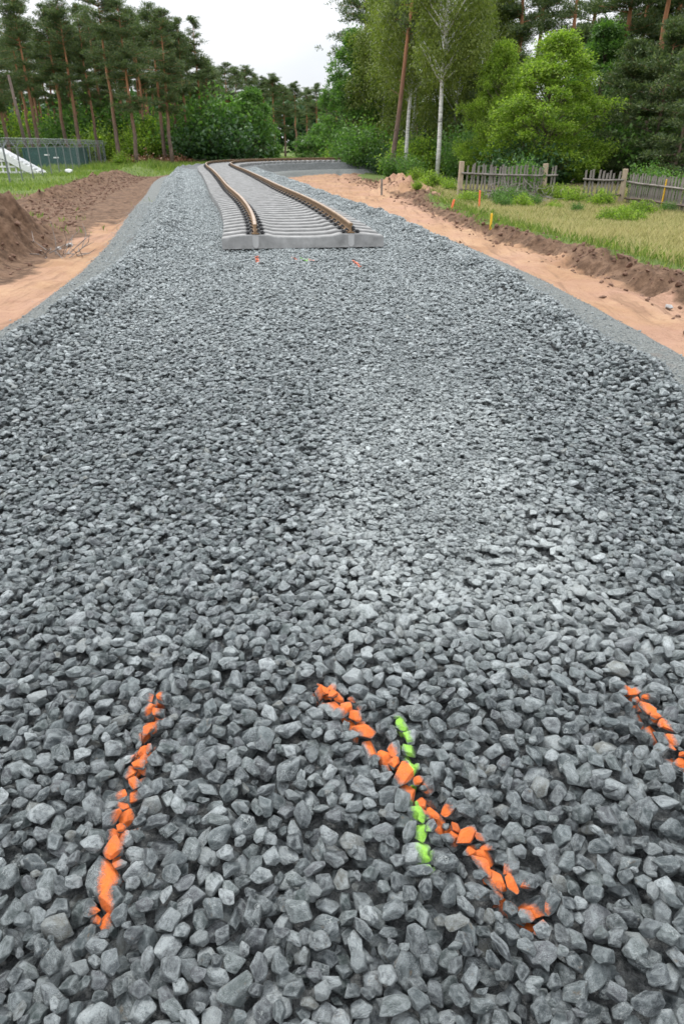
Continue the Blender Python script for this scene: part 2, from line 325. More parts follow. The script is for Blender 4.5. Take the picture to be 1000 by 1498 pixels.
def prof(s, d):                                                      # the top of the ballast
    bw = np.where(d < 0, BW + .14, BW); a = abs(d) - (bw - BW); z = np.where(a < BW, 0, -(a - BW) / 1.35)
    z = z - (.028 * np.exp(-((d - .55) / .42) ** 2) + .02 * np.exp(-((d + 1.15) / .4) ** 2)) * sst(1.6, 2.8, s) + .014 * np.exp(-((d + .3) / .25) ** 2)
    z = z + np.where(d > 0, .085, .13) * np.exp(-((a - 2.36) / .22) ** 2) + .012 * np.exp(-((a - 1.9) / .2) ** 2)
    loose = 1 - sst(1.5, 2.4, s)
    return z + fbm(s * 1.1, d * 1.1, 5) * (.035 + .05 * loose) + loose * .02 + fbm(s * 2.4, d * 2.4, 9) * .20 * sst(1.75, 2.25, a)
def poly_at(P, y): return np.interp(y, [p[1] for p in P], [p[0] for p in P])
SCARP = [(6.2, 4), (5.9, 9), (5.75, 12), (5.35, 16), (4.4, 22), (3.75, 28.6), (3.1, 36), (2.6, 44), (1, 56)]
LEFT = [(-6.2, 4), (-6.3, 10), (-6.7, 15), (-7.3, 19), (-8.5, 24), (-10.2, 30), (-12, 40), (-15, 60), (-17, 90)]
BERM = [(-11, 26), (-12.5, 31), (-14, 37), (-16, 50), (-18.5, 68), (-20.5, 84)]
def land(x, y):
    s, d = sd(x, y); a = abs(d); n1 = fbm(x * .3, y * .3, 21); n2 = fbm(x * 1.4, y * 1.4, 31, 5); n3 = fbm(x * 5, y * 5, 41)
    z = -.82 + n1 * .12 + n2 * .07 + n3 * .02
    z = z - .30 * sst(4.5, 11, x) * sst(45, 30, y) * sst(20, 26, y)
    shoulder = -.50 + .07 * (d > 0) - .02 * (a - 3.2) + n3 * .012
    k = 1 - sst(3.8, 4.6, a); z = z * (1 - k) + shoulder * k
    z = z + .10 * sst(3.7, 5, a) * (1 - sst(5, 7.5, a)) * (n2 + .3)
    inn = a < 3.0; z = np.where(inn, -.62, z)
    # right bank
    xs = poly_at(SCARP, y) + fbm(y * .8, y * 0 + 3.3, 51) * .7; q = (x - xs)
    m = sst(3, 8, y) * (1 - sst(48, 58, y)) * sst(3.3, 4.1, a)
    bank = (.07 + .13 * sst(24, 12, y)) * sst(-.1, .35, q) - (.07 + .10 * sst(24, 12, y)) * sst(.6, 3, q) - .10 * np.exp(-((q + .25) / .3) ** 2)
    z = z + m * (bank + n2 * (.25 + .25 * sst(24, 12, y)) * np.exp(-((q - .2) / .5) ** 2) + n3 * .5 * np.exp(-((q - .4) / .6) ** 2))
    # left spoil heap and the berm behind it
    xl = poly_at(LEFT, y) + fbm(y * .7, y * 0 + 8.8, 61) * .8; ql = xl - x
    heap = np.exp(-((y - 17.5) / 4.3) ** 2) * sst(0, 1.5, ql) * (1 - .35 * sst(4.5, 9, ql))
    z = z + heap * (1.2 + n1 * .9 + n2 * 2.2 + n3 * 1.2)
    hp2 = np.exp(-((y - 29.5) / 2.5) ** 2 - ((x + 16.6) / 2.6) ** 2); z = z + hp2 * (1.0 + n2)
    xb = poly_at(BERM, y) + fbm(y * .5, y * 0 + 1.1, 71) * 1.0; qb = x - xb
    mb = sst(29, 34, y) * (1 - sst(80, 90, y)); berm = np.exp(-((qb) / .85) ** 2) * mb
    z = z + berm * (.36 + n2 * .8 + n3 * .5)
    # sand heaps on the inside of the bend
    sh = .9 * np.exp(-((x - 3.3) / 1.5) ** 2 - ((y - 40) / 1.6) ** 2) + .8 * np.exp(-((x - 3.6) / 1.3) ** 2 - ((y - 47) / 2.2) ** 2) + .45 * np.exp(-((x - 4.0) / .9) ** 2 - ((y - 35.4) / 1.2) ** 2)
    z = z + sh * (.62 + n2 * .7 + n3 * .6)
    rut = np.exp(-((ql + 1.2) / .22) ** 2) + np.exp(-((q + 1.2) / .2) ** 2) + np.exp(-((q + 2.3 - .02 * y) / .16) ** 2); z = z - .05 * rut * (a > 3.9)
    far = sst(95, 400, np.hypot(x, y)); z = z + far * (n1 * 3)
    # what covers it
    sand = np.where(x > 0, 1 - sst(-.25, .25, q), 1 - sst(-.9, .2, ql)); sand = np.where((d > 0) & (y > 44), 1.0, sand)
    sand = np.where((y > 60) & (d < 0), .0, sand); sand = np.where((d > 14) & (x > 8), 0, sand)
    sand = sand * np.where(x < 0, np.where(d < 0, (1 - .75 * sst(20, 27, y)), 1), 1 - .45 * sst(-1.6, -.3, q)) + .12 * sst(30, 10, y)
    flat = (x < 0) * sst(.5, 1.6, ql) * sst(.8, 1.6, qb) * sst(22, 26, y) * (1 - np.clip(heap * 3, 0, 1)); sand = np.maximum(sand, .60 * flat)
    sand = np.maximum(sand, np.clip(sh * 1.6, 0, 1))
    grR = sst(.15 + .5 * sst(24, 12, y), .9 + 1.0 * sst(24, 12, y), q + n1 * 1.8 + n2 * .8) * (x > 0) * sst(9, 14, y + x * .6)
    grL = sst(.8, 2.5, -qb) * sst(28, 36, y) * (x < 0)
    grL = grL * (1 - .9 * np.exp(-((x + 17.5) / 2.6) ** 2 - ((y - 38) / 2.6) ** 2)); grass = np.maximum(grR, grL) * (1 - np.clip(hp2 * 2, 0, 1)); grass = np.where((y > 60) & (a > 7) & (d < 0), 1, grass); grass = np.where((x > 4) & (y > 52) & (a > 7), 1, grass)
    grass = grass * (1 - np.clip(sh * 3, 0, 1)) * (1 - np.clip(heap * 2, 0, .8))
    wide = .5 * (d > 0) + .12 * (d <= 0) + .12 * (1 - sst(10, 16, s)) * (d < 0)
    grav = 1 - sst(3.75 + wide, 4.15 + wide, a + n3 * .25)
    return z, sand, grass, grav
def gz(x, y): return float(land(np.array([float(x)]), np.array([float(y)]))[0][0])

def axis(parts):
    r = []
    for a, b, st in parts: r += list(np.arange(a, b, st))
    return np.array(r + [parts[-1][1]])
gx = axis([(-1500, -200, 130), (-200, -60, 10), (-60, -26, 1), (-26, -14, .3), (-14, 9, .12), (9, 18, .3), (18, 60, 1.5), (60, 200, 10), (200, 1500, 130)])
gy = axis([(-60, -4, 8), (-4, 2, .5), (2, 26, .12), (26, 48, .22), (48, 90, .5), (90, 200, 5), (200, 1500, 100)])
X, Y = np.meshgrid(gx, gy); z, fs, fg, fv = land(X.ravel(), Y.ravel())
nx, ny = len(gx), len(gy); I = np.arange(nx * ny).reshape(ny, nx)
F = np.stack([I[:-1, :-1], I[:-1, 1:], I[1:, 1:], I[1:, :-1]], -1).reshape(-1, 4)
me = mesh('ground', np.stack([X.ravel(), Y.ravel(), z], 1), F, M_ground, True)
for n_, a_ in (('sand', fs), ('grass', fg), ('grav', fv)):
    t = me.attributes.new(n_, 'FLOAT', 'POINT'); t.data.foreach_set('value', a_.astype(np.float32))
tag(link('ground', me), kind='structure')

# ballast bed surface below and between the loose stones
ss = axis([(-6, 45, .12), (45, 130, .4)]); dd = axis([(-3.6, 3.6, .08)])
Sg, Dg = np.meshgrid(ss, dd); wx, wy, _ = to_world(Sg.ravel(), Dg.ravel()); s_, d_ = Sg.ravel(), Dg.ravel()
wz = prof(s_, d_) - .05 + .04 * sst(40, 46, s_) + fbm(s_ * 9, d_ * 9, 77) * .03
wz = np.maximum(wz, -.70)
I = np.arange(len(wz)).reshape(len(dd), len(ss)); F = np.stack([I[:-1, :-1], I[:-1, 1:], I[1:, 1:], I[1:, :-1]], -1).reshape(-1, 4)[:, ::-1]
tag(link('ballast_bed', mesh('ballast_bed', np.stack([wx, wy, wz], 1), F, M_bed, True)), kind='structure')

# ------------------------------------------------------------------ stone shapes
def ico(sub):
    import bmesh
    bm = bmesh.new(); bmesh.ops.create_icosphere(bm, subdivisions=sub, radius=1)
    V = np.array([v.co[:] for v in bm.verts]); F = np.array([[v.index for v in f.verts] for f in bm.faces]); bm.free(); return V, F
def n3d(P, s):                                                       # cheap smooth 3-D noise
    r = 0; g = np.random.default_rng(s)
    for f, a in ((2.2, 1), (4.5, .5), (9, .28), (17, .14)):
        for _ in range(3):
            k = g.normal(size=3); k *= f / np.linalg.norm(k); r = r + a * np.sin(P @ k + g.uniform(0, 6.3))
    return r / 3
def stone_shape(seed, U):
    g = np.random.default_rng(seed); n = g.integers(8, 13)
    D = g.normal(size=(n, 3)); D /= np.linalg.norm(D, axis=1)[:, None]
    for _ in range(12):                                              # spread the facets out
        for i in range(n):
            v = D[i] - D; l = np.linalg.norm(v, axis=1) + 1e-6; D[i] += .09 * (v / l[:, None] ** 3).sum(0) * (l > 1e-5).mean(); D[i] /= np.linalg.norm(D[i])
    D += g.normal(size=D.shape) * .16; D /= np.linalg.norm(D, axis=1)[:, None]
    h = g.uniform(.62, 1.0, n); p = g.uniform(28, 90)
    q = np.clip(U @ D.T, 0, None) / h; r = (q ** p).sum(1) ** (-1 / p); r = np.minimum(r, 1.35)
    V = U * r[:, None]; V *= 1 + .034 * n3d(V * 1.0, seed)[:, None]
    # a chipped facet or two
    for _ in range(2):
        k = g.normal(size=3); k /= np.linalg.norm(k); t = V @ k; lim = g.uniform(.72, .9); V -= np.outer(np.maximum(t - lim, 0) * .92, k)
    return V / np.abs(V).max(0)
UV4, UF4 = ico(5); UV3, UF3 = ico(4)
NVAR = 36
def stone_mesh(name, seed, U, F, mats=None):
    V = stone_shape(seed, U); me = mesh(name, V, F, M_stone, True)
    t = me.attributes.new('pco', 'FLOAT_VECTOR', 'POINT'); t.data.foreach_set('vector', (V + 2).astype(np.float32).ravel())
    t = me.attributes.new('paint', 'FLOAT_COLOR', 'POINT'); t.data.foreach_set('color', np.zeros(len(V) * 4, np.float32)); return me, V
shapes = [stone_mesh('ballast_stone', 100 + i, UV3, UF3) for i in range(NVAR)]
hires = {}
def hi(i):
    if i not in hires: hires[i] = stone_mesh('ballast_stone', 100 + i, UV4, UF4)
    return hires[i]

# drop stones one by one onto a height map
RES = .006; S0, S1 = .2, 11.8; D0, D1 = -3.55, 3.55
nyc, nxc = int((S1 - S0) / RES), int((D1 - D0) / RES)
cs_ = S0 + (np.arange(nyc) + .5) * RES; cd_ = D0 + (np.arange(nxc) + .5) * RES
T = prof(*np.meshgrid(cs_, cd_, indexing='ij')).astype(np.float32)
Hm = T - .085
stones = []
def patchf(s, d):                                                     # machine-rolled middle
    cx = .5 + .02 * s; return float(np.clip(1.25 - abs(d - cx) / .55, 0, 1) * np.clip((s - 1.7) / .5, 0, 1) * np.clip((7.5 - s) / 3, 0, 1))
rg = np.random.default_rng(5)
def Rmat(yaw, tx, ty):
    return np.array(Euler((tx, ty, yaw), 'XYZ').to_matrix())
def drop(n, kmin, kmax, cand):
    for _ in range(n):
        cs = rg.integers(8, nyc - 8, cand); cdd = rg.integers(8, nxc - 8, cand)
        e = Hm[cs, cdd] - T[cs, cdd]; j = int(np.argmin(e)); i, k = cs[j], cdd[j]
        s, d = cs_[i], cd_[k]; pf = patchf(s, d); comp = min(1, max(0, (s - 1.9) / .8)) * (abs(d) < 2.0)
        if e[j] > -.012 + .006 * (1 - comp): continue
        r = kmin + (kmax - kmin) * rg.beta(1.4, 3.0)
        r *= 1 - .10 * comp - .02 * pf
        if pf > .35 and kmax < .03 and rg.random() < .6: continue
        if s < 2: r *= 1.05
        ax = np.array([r * rg.uniform(1.05, 1.5), r * rg.uniform(.8, 1.1), r * rg.uniform(.5, .85) * (1 - .22 * comp - .1 * pf)])
        tl = .38 - .2 * comp - .08 * pf; rot = (rg.normal(0, tl), rg.normal(0, tl), rg.uniform(0, 6.283))
        Rm = Rmat(rot[2], rot[0], rot[1]); A = Rm * (ax * .90); Q = np.linalg.inv(A @ A.T)
        m = int(ax.max() / RES) + 1
        a0, a1, b0, b1 = max(i - m, 0), min(i + m + 1, nyc), max(k - m, 0), min(k + m + 1, nxc)
        dy = (np.arange(a0, a1) - i)[:, None] * RES; dx = (np.arange(b0, b1) - k)[None, :] * RES
        B = Q[0, 2] * dx + Q[1, 2] * dy; C_ = Q[0, 0] * dx * dx + 2 * Q[0, 1] * dx * dy + Q[1, 1] * dy * dy - 1
        disc = B * B - Q[2, 2] * C_; ins = disc > 0; sq = np.sqrt(np.where(ins, disc, 0))
        lo = (-B - sq) / Q[2, 2]; top = (-B + sq) / Q[2, 2]; sub = Hm[a0:a1, b0:b1]
        gap = (sub - lo)[ins]
        if len(gap) < 4: continue
        q = .97 - .14 * comp - .12 * pf; zc = np.partition(gap, int(q * (len(gap) - 1)))[int(q * (len(gap) - 1))]
        if zc + top[ins].max() > T[i, k] + .035 - .012 * comp - .012 * pf: continue
        Hm[a0:a1, b0:b1] = np.where(ins, np.maximum(sub, zc + top), sub)
        stones.append((s, d, zc, ax[0], ax[1], ax[2], rot[0], rot[1], rot[2], rg.integers(NVAR), comp, pf))
AREA = (S1 - S0) * (D1 - D0)
drop(int(AREA * 340), .021, .045, 3)
drop(int(AREA * 900), .018, .034, 6)
drop(int(AREA * 700), .014, .027, 8)
drop(int(AREA * 200), .009, .018, 10)
st = np.array(stones)
# keep the ones that show
keep = np.zeros(len(st), bool); showf = np.zeros(len(st))
for q in range(len(st)):
    s, d, zc, a, b, c = st[q, :6]; i = int((s - S0) / RES); k = int((d - D0) / RES); Rm = Rmat(st[q, 8], st[q, 6], st[q, 7]); A = Rm * (st[q, 3:6] * .9)
    Q = np.linalg.inv(A @ A.T); m = max(1, int(.75 * a / RES)); ii = np.clip(np.arange(i - m, i + m + 1, 2), 0, nyc - 1); kk = np.clip(np.arange(k - m, k + m + 1, 2), 0, nxc - 1)
    dy = (ii - i)[:, None] * RES; dx = (kk - k)[None, :] * RES; B = Q[0, 2] * dx + Q[1, 2] * dy
    disc = B * B - Q[2, 2] * (Q[0, 0] * dx * dx + 2 * Q[0, 1] * dx * dy + Q[1, 1] * dy * dy - 1)
    top = (-B + np.sqrt(np.where(disc > 0, disc, 0))) / Q[2, 2] + zc; showf[q] = ((disc > 0) & (top > Hm[np.ix_(ii, kk)] - .002)).sum() / max(1, (disc > 0).sum()); keep[q] = ((disc > 0) & (top > Hm[np.ix_(ii, kk)] - .012)).any()
st = st[keep]; showf = showf[keep]
print('stones', len(stones), 'kept', len(st))
s, d = st[:, 0], st[:, 1]; wx, wy, th = to_world(s, d)
near = np.column_stack([wx, wy, st[:, 2:]]); near[:, 8 - 0] = near[:, 8] + th     # x y z ax ay az rx ry rz var comp pf
# project to the picture to choose the ones built singly
def proj(x, y, z):
    dz = z - CAM_H; dep = y * math.cos(PITCH) - dz * math.sin(PITCH); up = y * math.sin(PITCH) + dz * math.cos(PITCH)
    return 500 + FPX * x / dep, 749 - FPX * up / dep, dep
u, v, dep = proj(near[:, 0], near[:, 1], near[:, 2]); topz = near[:, 2] + near[:, 5]
LINES = {  # sprayed lines, as they lie on the bed
 'left': ([gp(*p) for p in [(232, 1035), (226, 1065), (215, 1100), (200, 1150), (188, 1200), (172, 1255), (160, 1310), (155, 1368)]], .022, (.95, .22, .045)),
 'middle': ([gp(*p) for p in [(470, 1015), (505, 1050), (550, 1095), (600, 1150), (640, 1198), (690, 1245), (735, 1300), (782, 1345)]], .029, (.95, .22, .045)),
 'green': ([gp(*p) for p in [(583, 1065), (597, 1105), (606, 1150), (612, 1200), (625, 1268)]], .018, (.36, .74, .09)),
 'right': ([gp(*p) for p in [(910, 1018), (938, 1052), (962, 1090), (985, 1125), (1006, 1158)]], .021, (.95, .22, .045)),
 'far': ([gp(375, 374), gp(377, 384)], .03, (.8, .2, .10)), 'far2': ([gp(516, 377), gp(526, 386)], .03, (.8, .2, .10)),
 'far3': ([gp(427, 377), gp(434, 378)], .015, (.8, .2, .10)), 'far4': ([gp(446, 378), gp(460, 381)], .02, (.8, .2, .10)), 'farg': ([gp(440, 376), gp(450, 380)], .025, (.3, .85, .10))}
def dist_line(P, x, y):
    b = np.full(np.shape(x), 9.)
    for (x0, y0), (x1, y1) in zip(P[:-1], P[1:]):
        l = (x1 - x0) ** 2 + (y1 - y0) ** 2; t = np.clip(((x - x0) * (x1 - x0) + (y - y0) * (y1 - y0)) / l, 0, 1)
        b = np.minimum(b, np.hypot(x - x0 - t * (x1 - x0), y - y0 - t * (y1 - y0)))
    return b
def paint_at(x, y):
    P = np.zeros((len(x), 4)); best = np.full(len(x), 9.)
    for nm in ('green', 'left', 'middle', 'right', 'far', 'far2', 'far3', 'far4', 'farg'):
        pts, wdt, col = LINES[nm]; wob = fbm(x * 22, y * 22, 7) * (.010 if nm == 'green' else .020) + fbm(x * 70, y * 70, 3) * .01
        a = np.clip((wdt + .010 - (dist_line(pts, x, y) + wob)) / .028, 0, 1); m = a > P[:, 3] * .98; m &= a > 0; dl_ = dist_line(pts, x, y); nb_ = (dl_ < best) & (P[:, 3] <= 0); P[nb_, :3] = col; best = np.minimum(best, dl_)
        P[m, :3] = col; P[m, 3] = a[m]
    return P
def M_of(r):
    return Matrix.Translation(r[0:3]) @ Euler(r[6:9], 'XYZ').to_matrix().to_4x4() @ Matrix.Diagonal((r[3], r[4], r[5], 1))
single = np.zeros(len(near), bool); used = 0
which = np.full(len(near), '', dtype=object)
for nm, (pts, wdt, col) in LINES.items():
    dl = dist_line(pts, near[:, 0], near[:, 1]); vis = (dl < wdt + .75 * near[:, 4]) & (near[:, 1] < 11.7) ; which[vis & (which == '')] = nm
vis_ok = np.ones(len(near), bool)
LAB = {'left': ('stone sprayed orange in the nearly straight line at left of the gravel', 'orange stones of the left line'),
       'middle': ('stone sprayed orange in the long slanting middle line', 'orange stones of the slanting middle line'),
       'green': ('stone sprayed lime green in the short green line', 'lime green stones'),
       'right': ('stone sprayed orange in the short line at the right picture edge', 'orange stones of the right line')}
LAB.update({'far': ('orange flecked stone just before the sleeper end under the left rail', 'orange flecked stones under the left rail'), 'far2': ('orange flecked stone just before the sleeper end under the right rail', 'orange flecked stones under the right rail'),
 'far3': ('orange flecked stone before the middle of the first sleeper, left of the green fleck', 'orange flecked stones left of the green fleck'), 'far4': ('orange flecked stone before the middle of the first sleeper, right of the green fleck', 'orange flecked stones right of the green fleck'),
 'farg': ('green flecked stone before the middle of the first sleeper', 'green flecked stones before the first sleeper')})
def painted(r, lab=None):
    i = int(r[9]); me0, V = hi(i); me = me0.copy(); M = np.array(M_of(r)); W = V @ M[:3, :3].T + M[:3, 3]
    Pn = paint_at(W[:, 0], W[:, 1])
    nrm = V / np.linalg.norm(V, axis=1)[:, None]; nz_ = (nrm / np.array(r[3:6])) @ np.array(Euler(r[6:9]).to_matrix()).T; nz_ = nz_[:, 2] / np.linalg.norm(nz_, axis=1)
    Pn[:, 3] *= np.clip((nz_ + .25) / .5, 0, 1)
    t = me.attributes['paint']; t.data.foreach_set('color', Pn.astype(np.float32).ravel()); return me, Pn[:, 3].max()
for q in np.where(which != '')[0]:
    r = near[q]; me, pm = painted(r)
    if pm < .3 or showf[q] < (.015 if r[1] < 5 else .3): continue
    if r[3] < .013: continue
    o = bpy.data.objects.new('ballast_stone', me); S.collection.objects.link(o); o.matrix_world = M_of(r); nm = which[q]
    lb, gr = LAB[nm]; tag(o, lb, 'stone', gr); single[q] = True; used += 1
print('painted stones', used)
# then the ones that show largest at the bottom of the picture
sz = near[:, 3] / dep; okk = (~single) & (u > 5) & (u < 995) & (v > 1100) & (v < 1493) & (showf > .3)
order = [q for q in np.argsort(-sz) if okk[q]][:max(0, 292 - used)]
for q in order:
    r = near[q]; o = bpy.data.objects.new('ballast_stone', hi(int(r[9]))[0]); S.collection.objects.link(o); o.matrix_world = M_of(r)
    tag(o, 'large unpainted grey angular ballast stone lying in the foreground gravel', 'stone', 'large ballast stones in the foreground'); single[q] = True
pts_near = near[~single]
# the same bed laid on along the line, in pieces taken from the stones already dropped
ch = st[(st[:, 0] > 7.6) & (st[:, 0] < 11.5) & (st[:, 3] > .014)]; far = []
g2 = np.random.default_rng(3); s0 = 11.75; k = 0
while s0 < 50:
    c = ch.copy(); c[:, 0] = (c[:, 0] - 7.6) if k % 2 == 0 else (11.5 - c[:, 0]); c[:, 0] += s0
    if k % 3 == 1: c[:, 1] = -c[:, 1]
    z0 = prof(ch[:, 0], ch[:, 1]); c[:, 2] = c[:, 2] - z0 + prof(c[:, 0], c[:, 1])
    if s0 > 24: c = c[(c[:, 3] > .022)]; c[:, 3:6] *= 1.08
    c[:, 9] = g2.integers(NVAR, size=len(c)); c[:, 8] += g2.uniform(0, 6.28, len(c)); x, y, t = to_world(c[:, 0], c[:, 1])
    far.append(np.column_stack([x, y, c[:, 2:]])); s0 += 3.9; k += 1
far = np.vstack(far)
# hide none under the sleepers: they stand on the bed
fs_, fd_ = sd(far[:, 0], far[:, 1]); m = (abs(fd_) < 1.33) & (fs_ > 11.9); far[m, 2] = np.minimum(far[m, 2], .012 - far[m, 5])
far = far[~(m & (rg.random(len(far)) < .5))]
# chips along the foot of the bed and in the rolled patch
ng = 26000; s = g2.uniform(1.5, 30, ng); sg = np.where(g2.random(ng) < .5, -1, 1); d = sg * (3.0 + np.abs(g2.normal(0, .42, ng)) + .25 * (sg < 0)); x, y, t = to_world(s, d)
zz = land(x, y)[0]; r = g2.uniform(.004, .010, ng) * (1 + 1.6 * (np.abs(d) < 3.3) + 1.3 * (g2.random(ng) < .06))
chip = np.column_stack([x, y, zz + r * .3, r * 1.3, r, r * .7, g2.normal(0, .3, ng), g2.normal(0, .3, ng), g2.uniform(0, 6.28, ng), g2.integers(NVAR, size=ng), np.zeros(ng), np.zeros(ng)])
ng = 22000; s = g2.uniform(1.8, 8, ng); d = .5 + .02 * s + g2.normal(0, .42, ng); x, y, t = to_world(s, d); r = g2.uniform(.003, .009, ng)
ci = np.clip(((s - S0) / RES).astype(int), 0, nyc - 1); ck = np.clip(((d - D0) / RES).astype(int), 0, nxc - 1); zz = Hm[ci, ck]; low = zz < T[ci, ck] - .012
chip2 = np.column_stack([x, y, zz + r * .3, r * 1.3, r, r * .8, g2.normal(0, .3, ng), g2.normal(0, .3, ng), g2.uniform(0, 6.28, ng), g2.integers(NVAR, size=ng), np.zeros(ng), np.zeros(ng)])[low]
ALLP = np.vstack([pts_near, far, chip, chip2])
print('instanced stones', len(ALLP))
def scatter(name, P, meshes, label, cat, matname=None):
    col = bpy.data.collections.new(name + '_shapes')
    for i, m_ in enumerate(meshes):
        col.objects.link(bpy.data.objects.new('%s_shape_%03d' % (name, i), m_))
    me = bpy.data.meshes.new(name); me.vertices.add(len(P)); me.vertices.foreach_set('co', P[:, 0:3].astype(np.float32).ravel())
    for an, sl in (('rot', slice(6, 9)), ('scl', slice(3, 6))):
        a = me.attributes.new(an, 'FLOAT_VECTOR', 'POINT'); a.data.foreach_set('vector', P[:, sl].astype(np.float32).ravel())
    a = me.attributes.new('idx', 'INT', 'POINT'); a.data.foreach_set('value', P[:, 9].astype(np.int32))
    o = link(name, me); t = bpy.data.node_groups.new(name, 'GeometryNodeTree')
    t.interface.new_socket('Geometry', in_out='INPUT', socket_type='NodeSocketGeometry'); t.interface.new_socket('Geometry', in_out='OUTPUT', socket_type='NodeSocketGeometry')
    gi = t.nodes.new('NodeGroupInput'); go = t.nodes.new('NodeGroupOutput'); ip = t.nodes.new('GeometryNodeInstanceOnPoints'); ci = t.nodes.new('GeometryNodeCollectionInfo')
    ci.inputs['Collection'].default_value = col; ci.inputs['Separate Children'].default_value = True; ci.inputs['Reset Children'].default_value = True
    def na(n, dt): x = t.nodes.new('GeometryNodeInputNamedAttribute'); x.data_type = dt; x.inputs['Name'].default_value = n; return x.outputs['Attribute']
    t.links.new(gi.outputs[0], ip.inputs['Points']); t.links.new(ci.outputs[0], ip.inputs['Instance']); ip.inputs['Pick Instance'].default_value = True
    t.links.new(na('idx', 'INT'), ip.inputs['Instance Index'])
    er = t.nodes.new('FunctionNodeEulerToRotation'); t.links.new(na('rot', 'FLOAT_VECTOR'), er.inputs[0]); t.links.new(er.outputs[0], ip.inputs['Rotation'])
    t.links.new(na('scl', 'FLOAT_VECTOR'), ip.inputs['Scale']); t.links.new(ip.outputs[0], go.inputs[0])
    md = o.modifiers.new('scatter', 'NODES'); md.node_group = t
    return tag(o, label, cat, kind='stuff')
scatter('ballast_gravel', ALLP, [m_ for m_, _ in shapes], 'loose grey crushed rock ballast covering the raised track bed', 'gravel')

# clods and small stones on the bare earth
def earth_mesh(m0):
    m_ = m0.copy(); m_.materials.clear(); m_.materials.append(M_dirt); return m_
cl = []
for P_, n_, sp_ in ((SCARP, 2600, .55), (BERM, 1500, .9), (LEFT, 2200, 1.3)):
    y = g2.uniform(max(6, P_[0][1]), min(P_[-1][1], 60), n_); off = g2.normal(.35, sp_, n_)
    x = poly_at(P_, y) + (off if P_ is not LEFT else -np.abs(off) * 1.2); r = g2.gamma(1.3, .014, n_) * (1 + y * .01)
    r = np.minimum(r, .075); _, d_ = sd(x, y); ok_ = abs(d_) > 4.4
    cl.append(np.column_stack([x, y, land(x, y)[0] + r * .2, r * 1.3, r, r * .75, g2.normal(0, .5, n_), g2.normal(0, .5, n_), g2.uniform(0, 6.28, n_), g2.integers(8, size=n_)])[ok_])
scatter('earth_clods', np.vstack(cl), [earth_mesh(shapes[i][0]) for i in range(8)], 'brown crumbled earth clods along the dug banks', 'earth')

# ------------------------------------------------------------------ railway track
track = link('railway_track', None, None); track.location = (*to_world(12.2, 0.)[:2], 0)
tag(track, 'new railway track panel of rusty rails on concrete sleepers ending on the gravel', 'railway track')
def W2(s, d, z): x, y, _ = to_world(np.float64(s), np.float64(d)); return (float(x) - track.location[0], float(y) - track.location[1], z)
SL0, SLP = 12.22, .56
def sleeper_mesh():
    # outline along the length: height and half width vary (deeper under the rails, waisted in the middle)
    xs = [-1.35, -1.33, -1.2, -1.02, -.93, -.60, -.48, -.25, 0, .25, .48, .60, .93, 1.02, 1.2, 1.33, 1.35]
    hs = [.165, .18, .196, .215, .218, .218, .190, .176, .174, .176, .190, .218, .218, .215, .196, .18, .165]
    V = []
    for x, h in zip(xs, hs):
        wt = .10 if h > .2 else .095; wb = .13; e = .0 if abs(x) < 1.34 else .008
        V += [(x, -wb + e, .006), (x, -wb + e + .004, .03), (x, -wt - .012, h - .015), (x, -wt, h), (x, wt, h), (x, wt + .012, h - .015), (x, wb - e - .004, .03), (x, wb - e, .006)]
    n = 8; F = [(i * n + k, i * n + (k + 1) % n, (i + 1) * n + (k + 1) % n, (i + 1) * n + k) for i in range(len(xs) - 1) for k in range(n)]
    F += [tuple(range(n))[::-1], tuple(range((len(xs) - 1) * n, len(xs) * n))]
    return mesh('sleeper', V, [f[::-1] for f in F], M_conc)
sl_me = sleeper_mesh()
def clip_mesh():
    b = MB()
    b.box((.115, 0, .245), (.05, .11, .05)); 
    b.tube([(.13, -.06, .235), (.07, -.055, .275), (.035, -.035, .262), (.07, 0, .29), (.035, .035, .262), (.07, .055, .275), (.13, .06, .235)], .0115, 6)
    b.tube([(.13, -.06, .235), (.16, 0, .245), (.13, .06, .235)], .0115, 6)
    b.box((.045, 0, .232), (.05, .09, .02))
    return mesh('rail_clip', b.V, b.F, M_clip)
cm = clip_mesh()
def pad_mesh():
    b = MB(); b.box((0, 0, .2205), (.17, .15, .008)); return mesh('rail_pad', b.V, b.F, M_clip)
pm_ = pad_mesh()
nsl = int((118 - SL0) / SLP); rest = MB()
for i in range(nsl):
    s = SL0 + i * SLP; x, y, th = to_world(s, 0.)
    if i < 100:
        o = link('sleeper', sl_me, track, (x - track.location[0], y - track.location[1], 0), float(th) + random.uniform(-.006, .006))
        for r_ in (-.795, .795):
            for sg in (-1, 1):
                c = link('rail_clip', cm, o, (r_, 0, 0), 0 if sg > 0 else math.pi)
    else:
        Mz = Matrix.Translation(W2(s, 0, 0)) @ Matrix.Rotation(float(th), 4, 'Z'); rest.add([Mz @ v.co for v in sl_me.vertices], [tuple(p.vertices) for p in sl_me.polygons])
tag(rest.build('distant_sleepers', M_conc, track), kind='stuff')
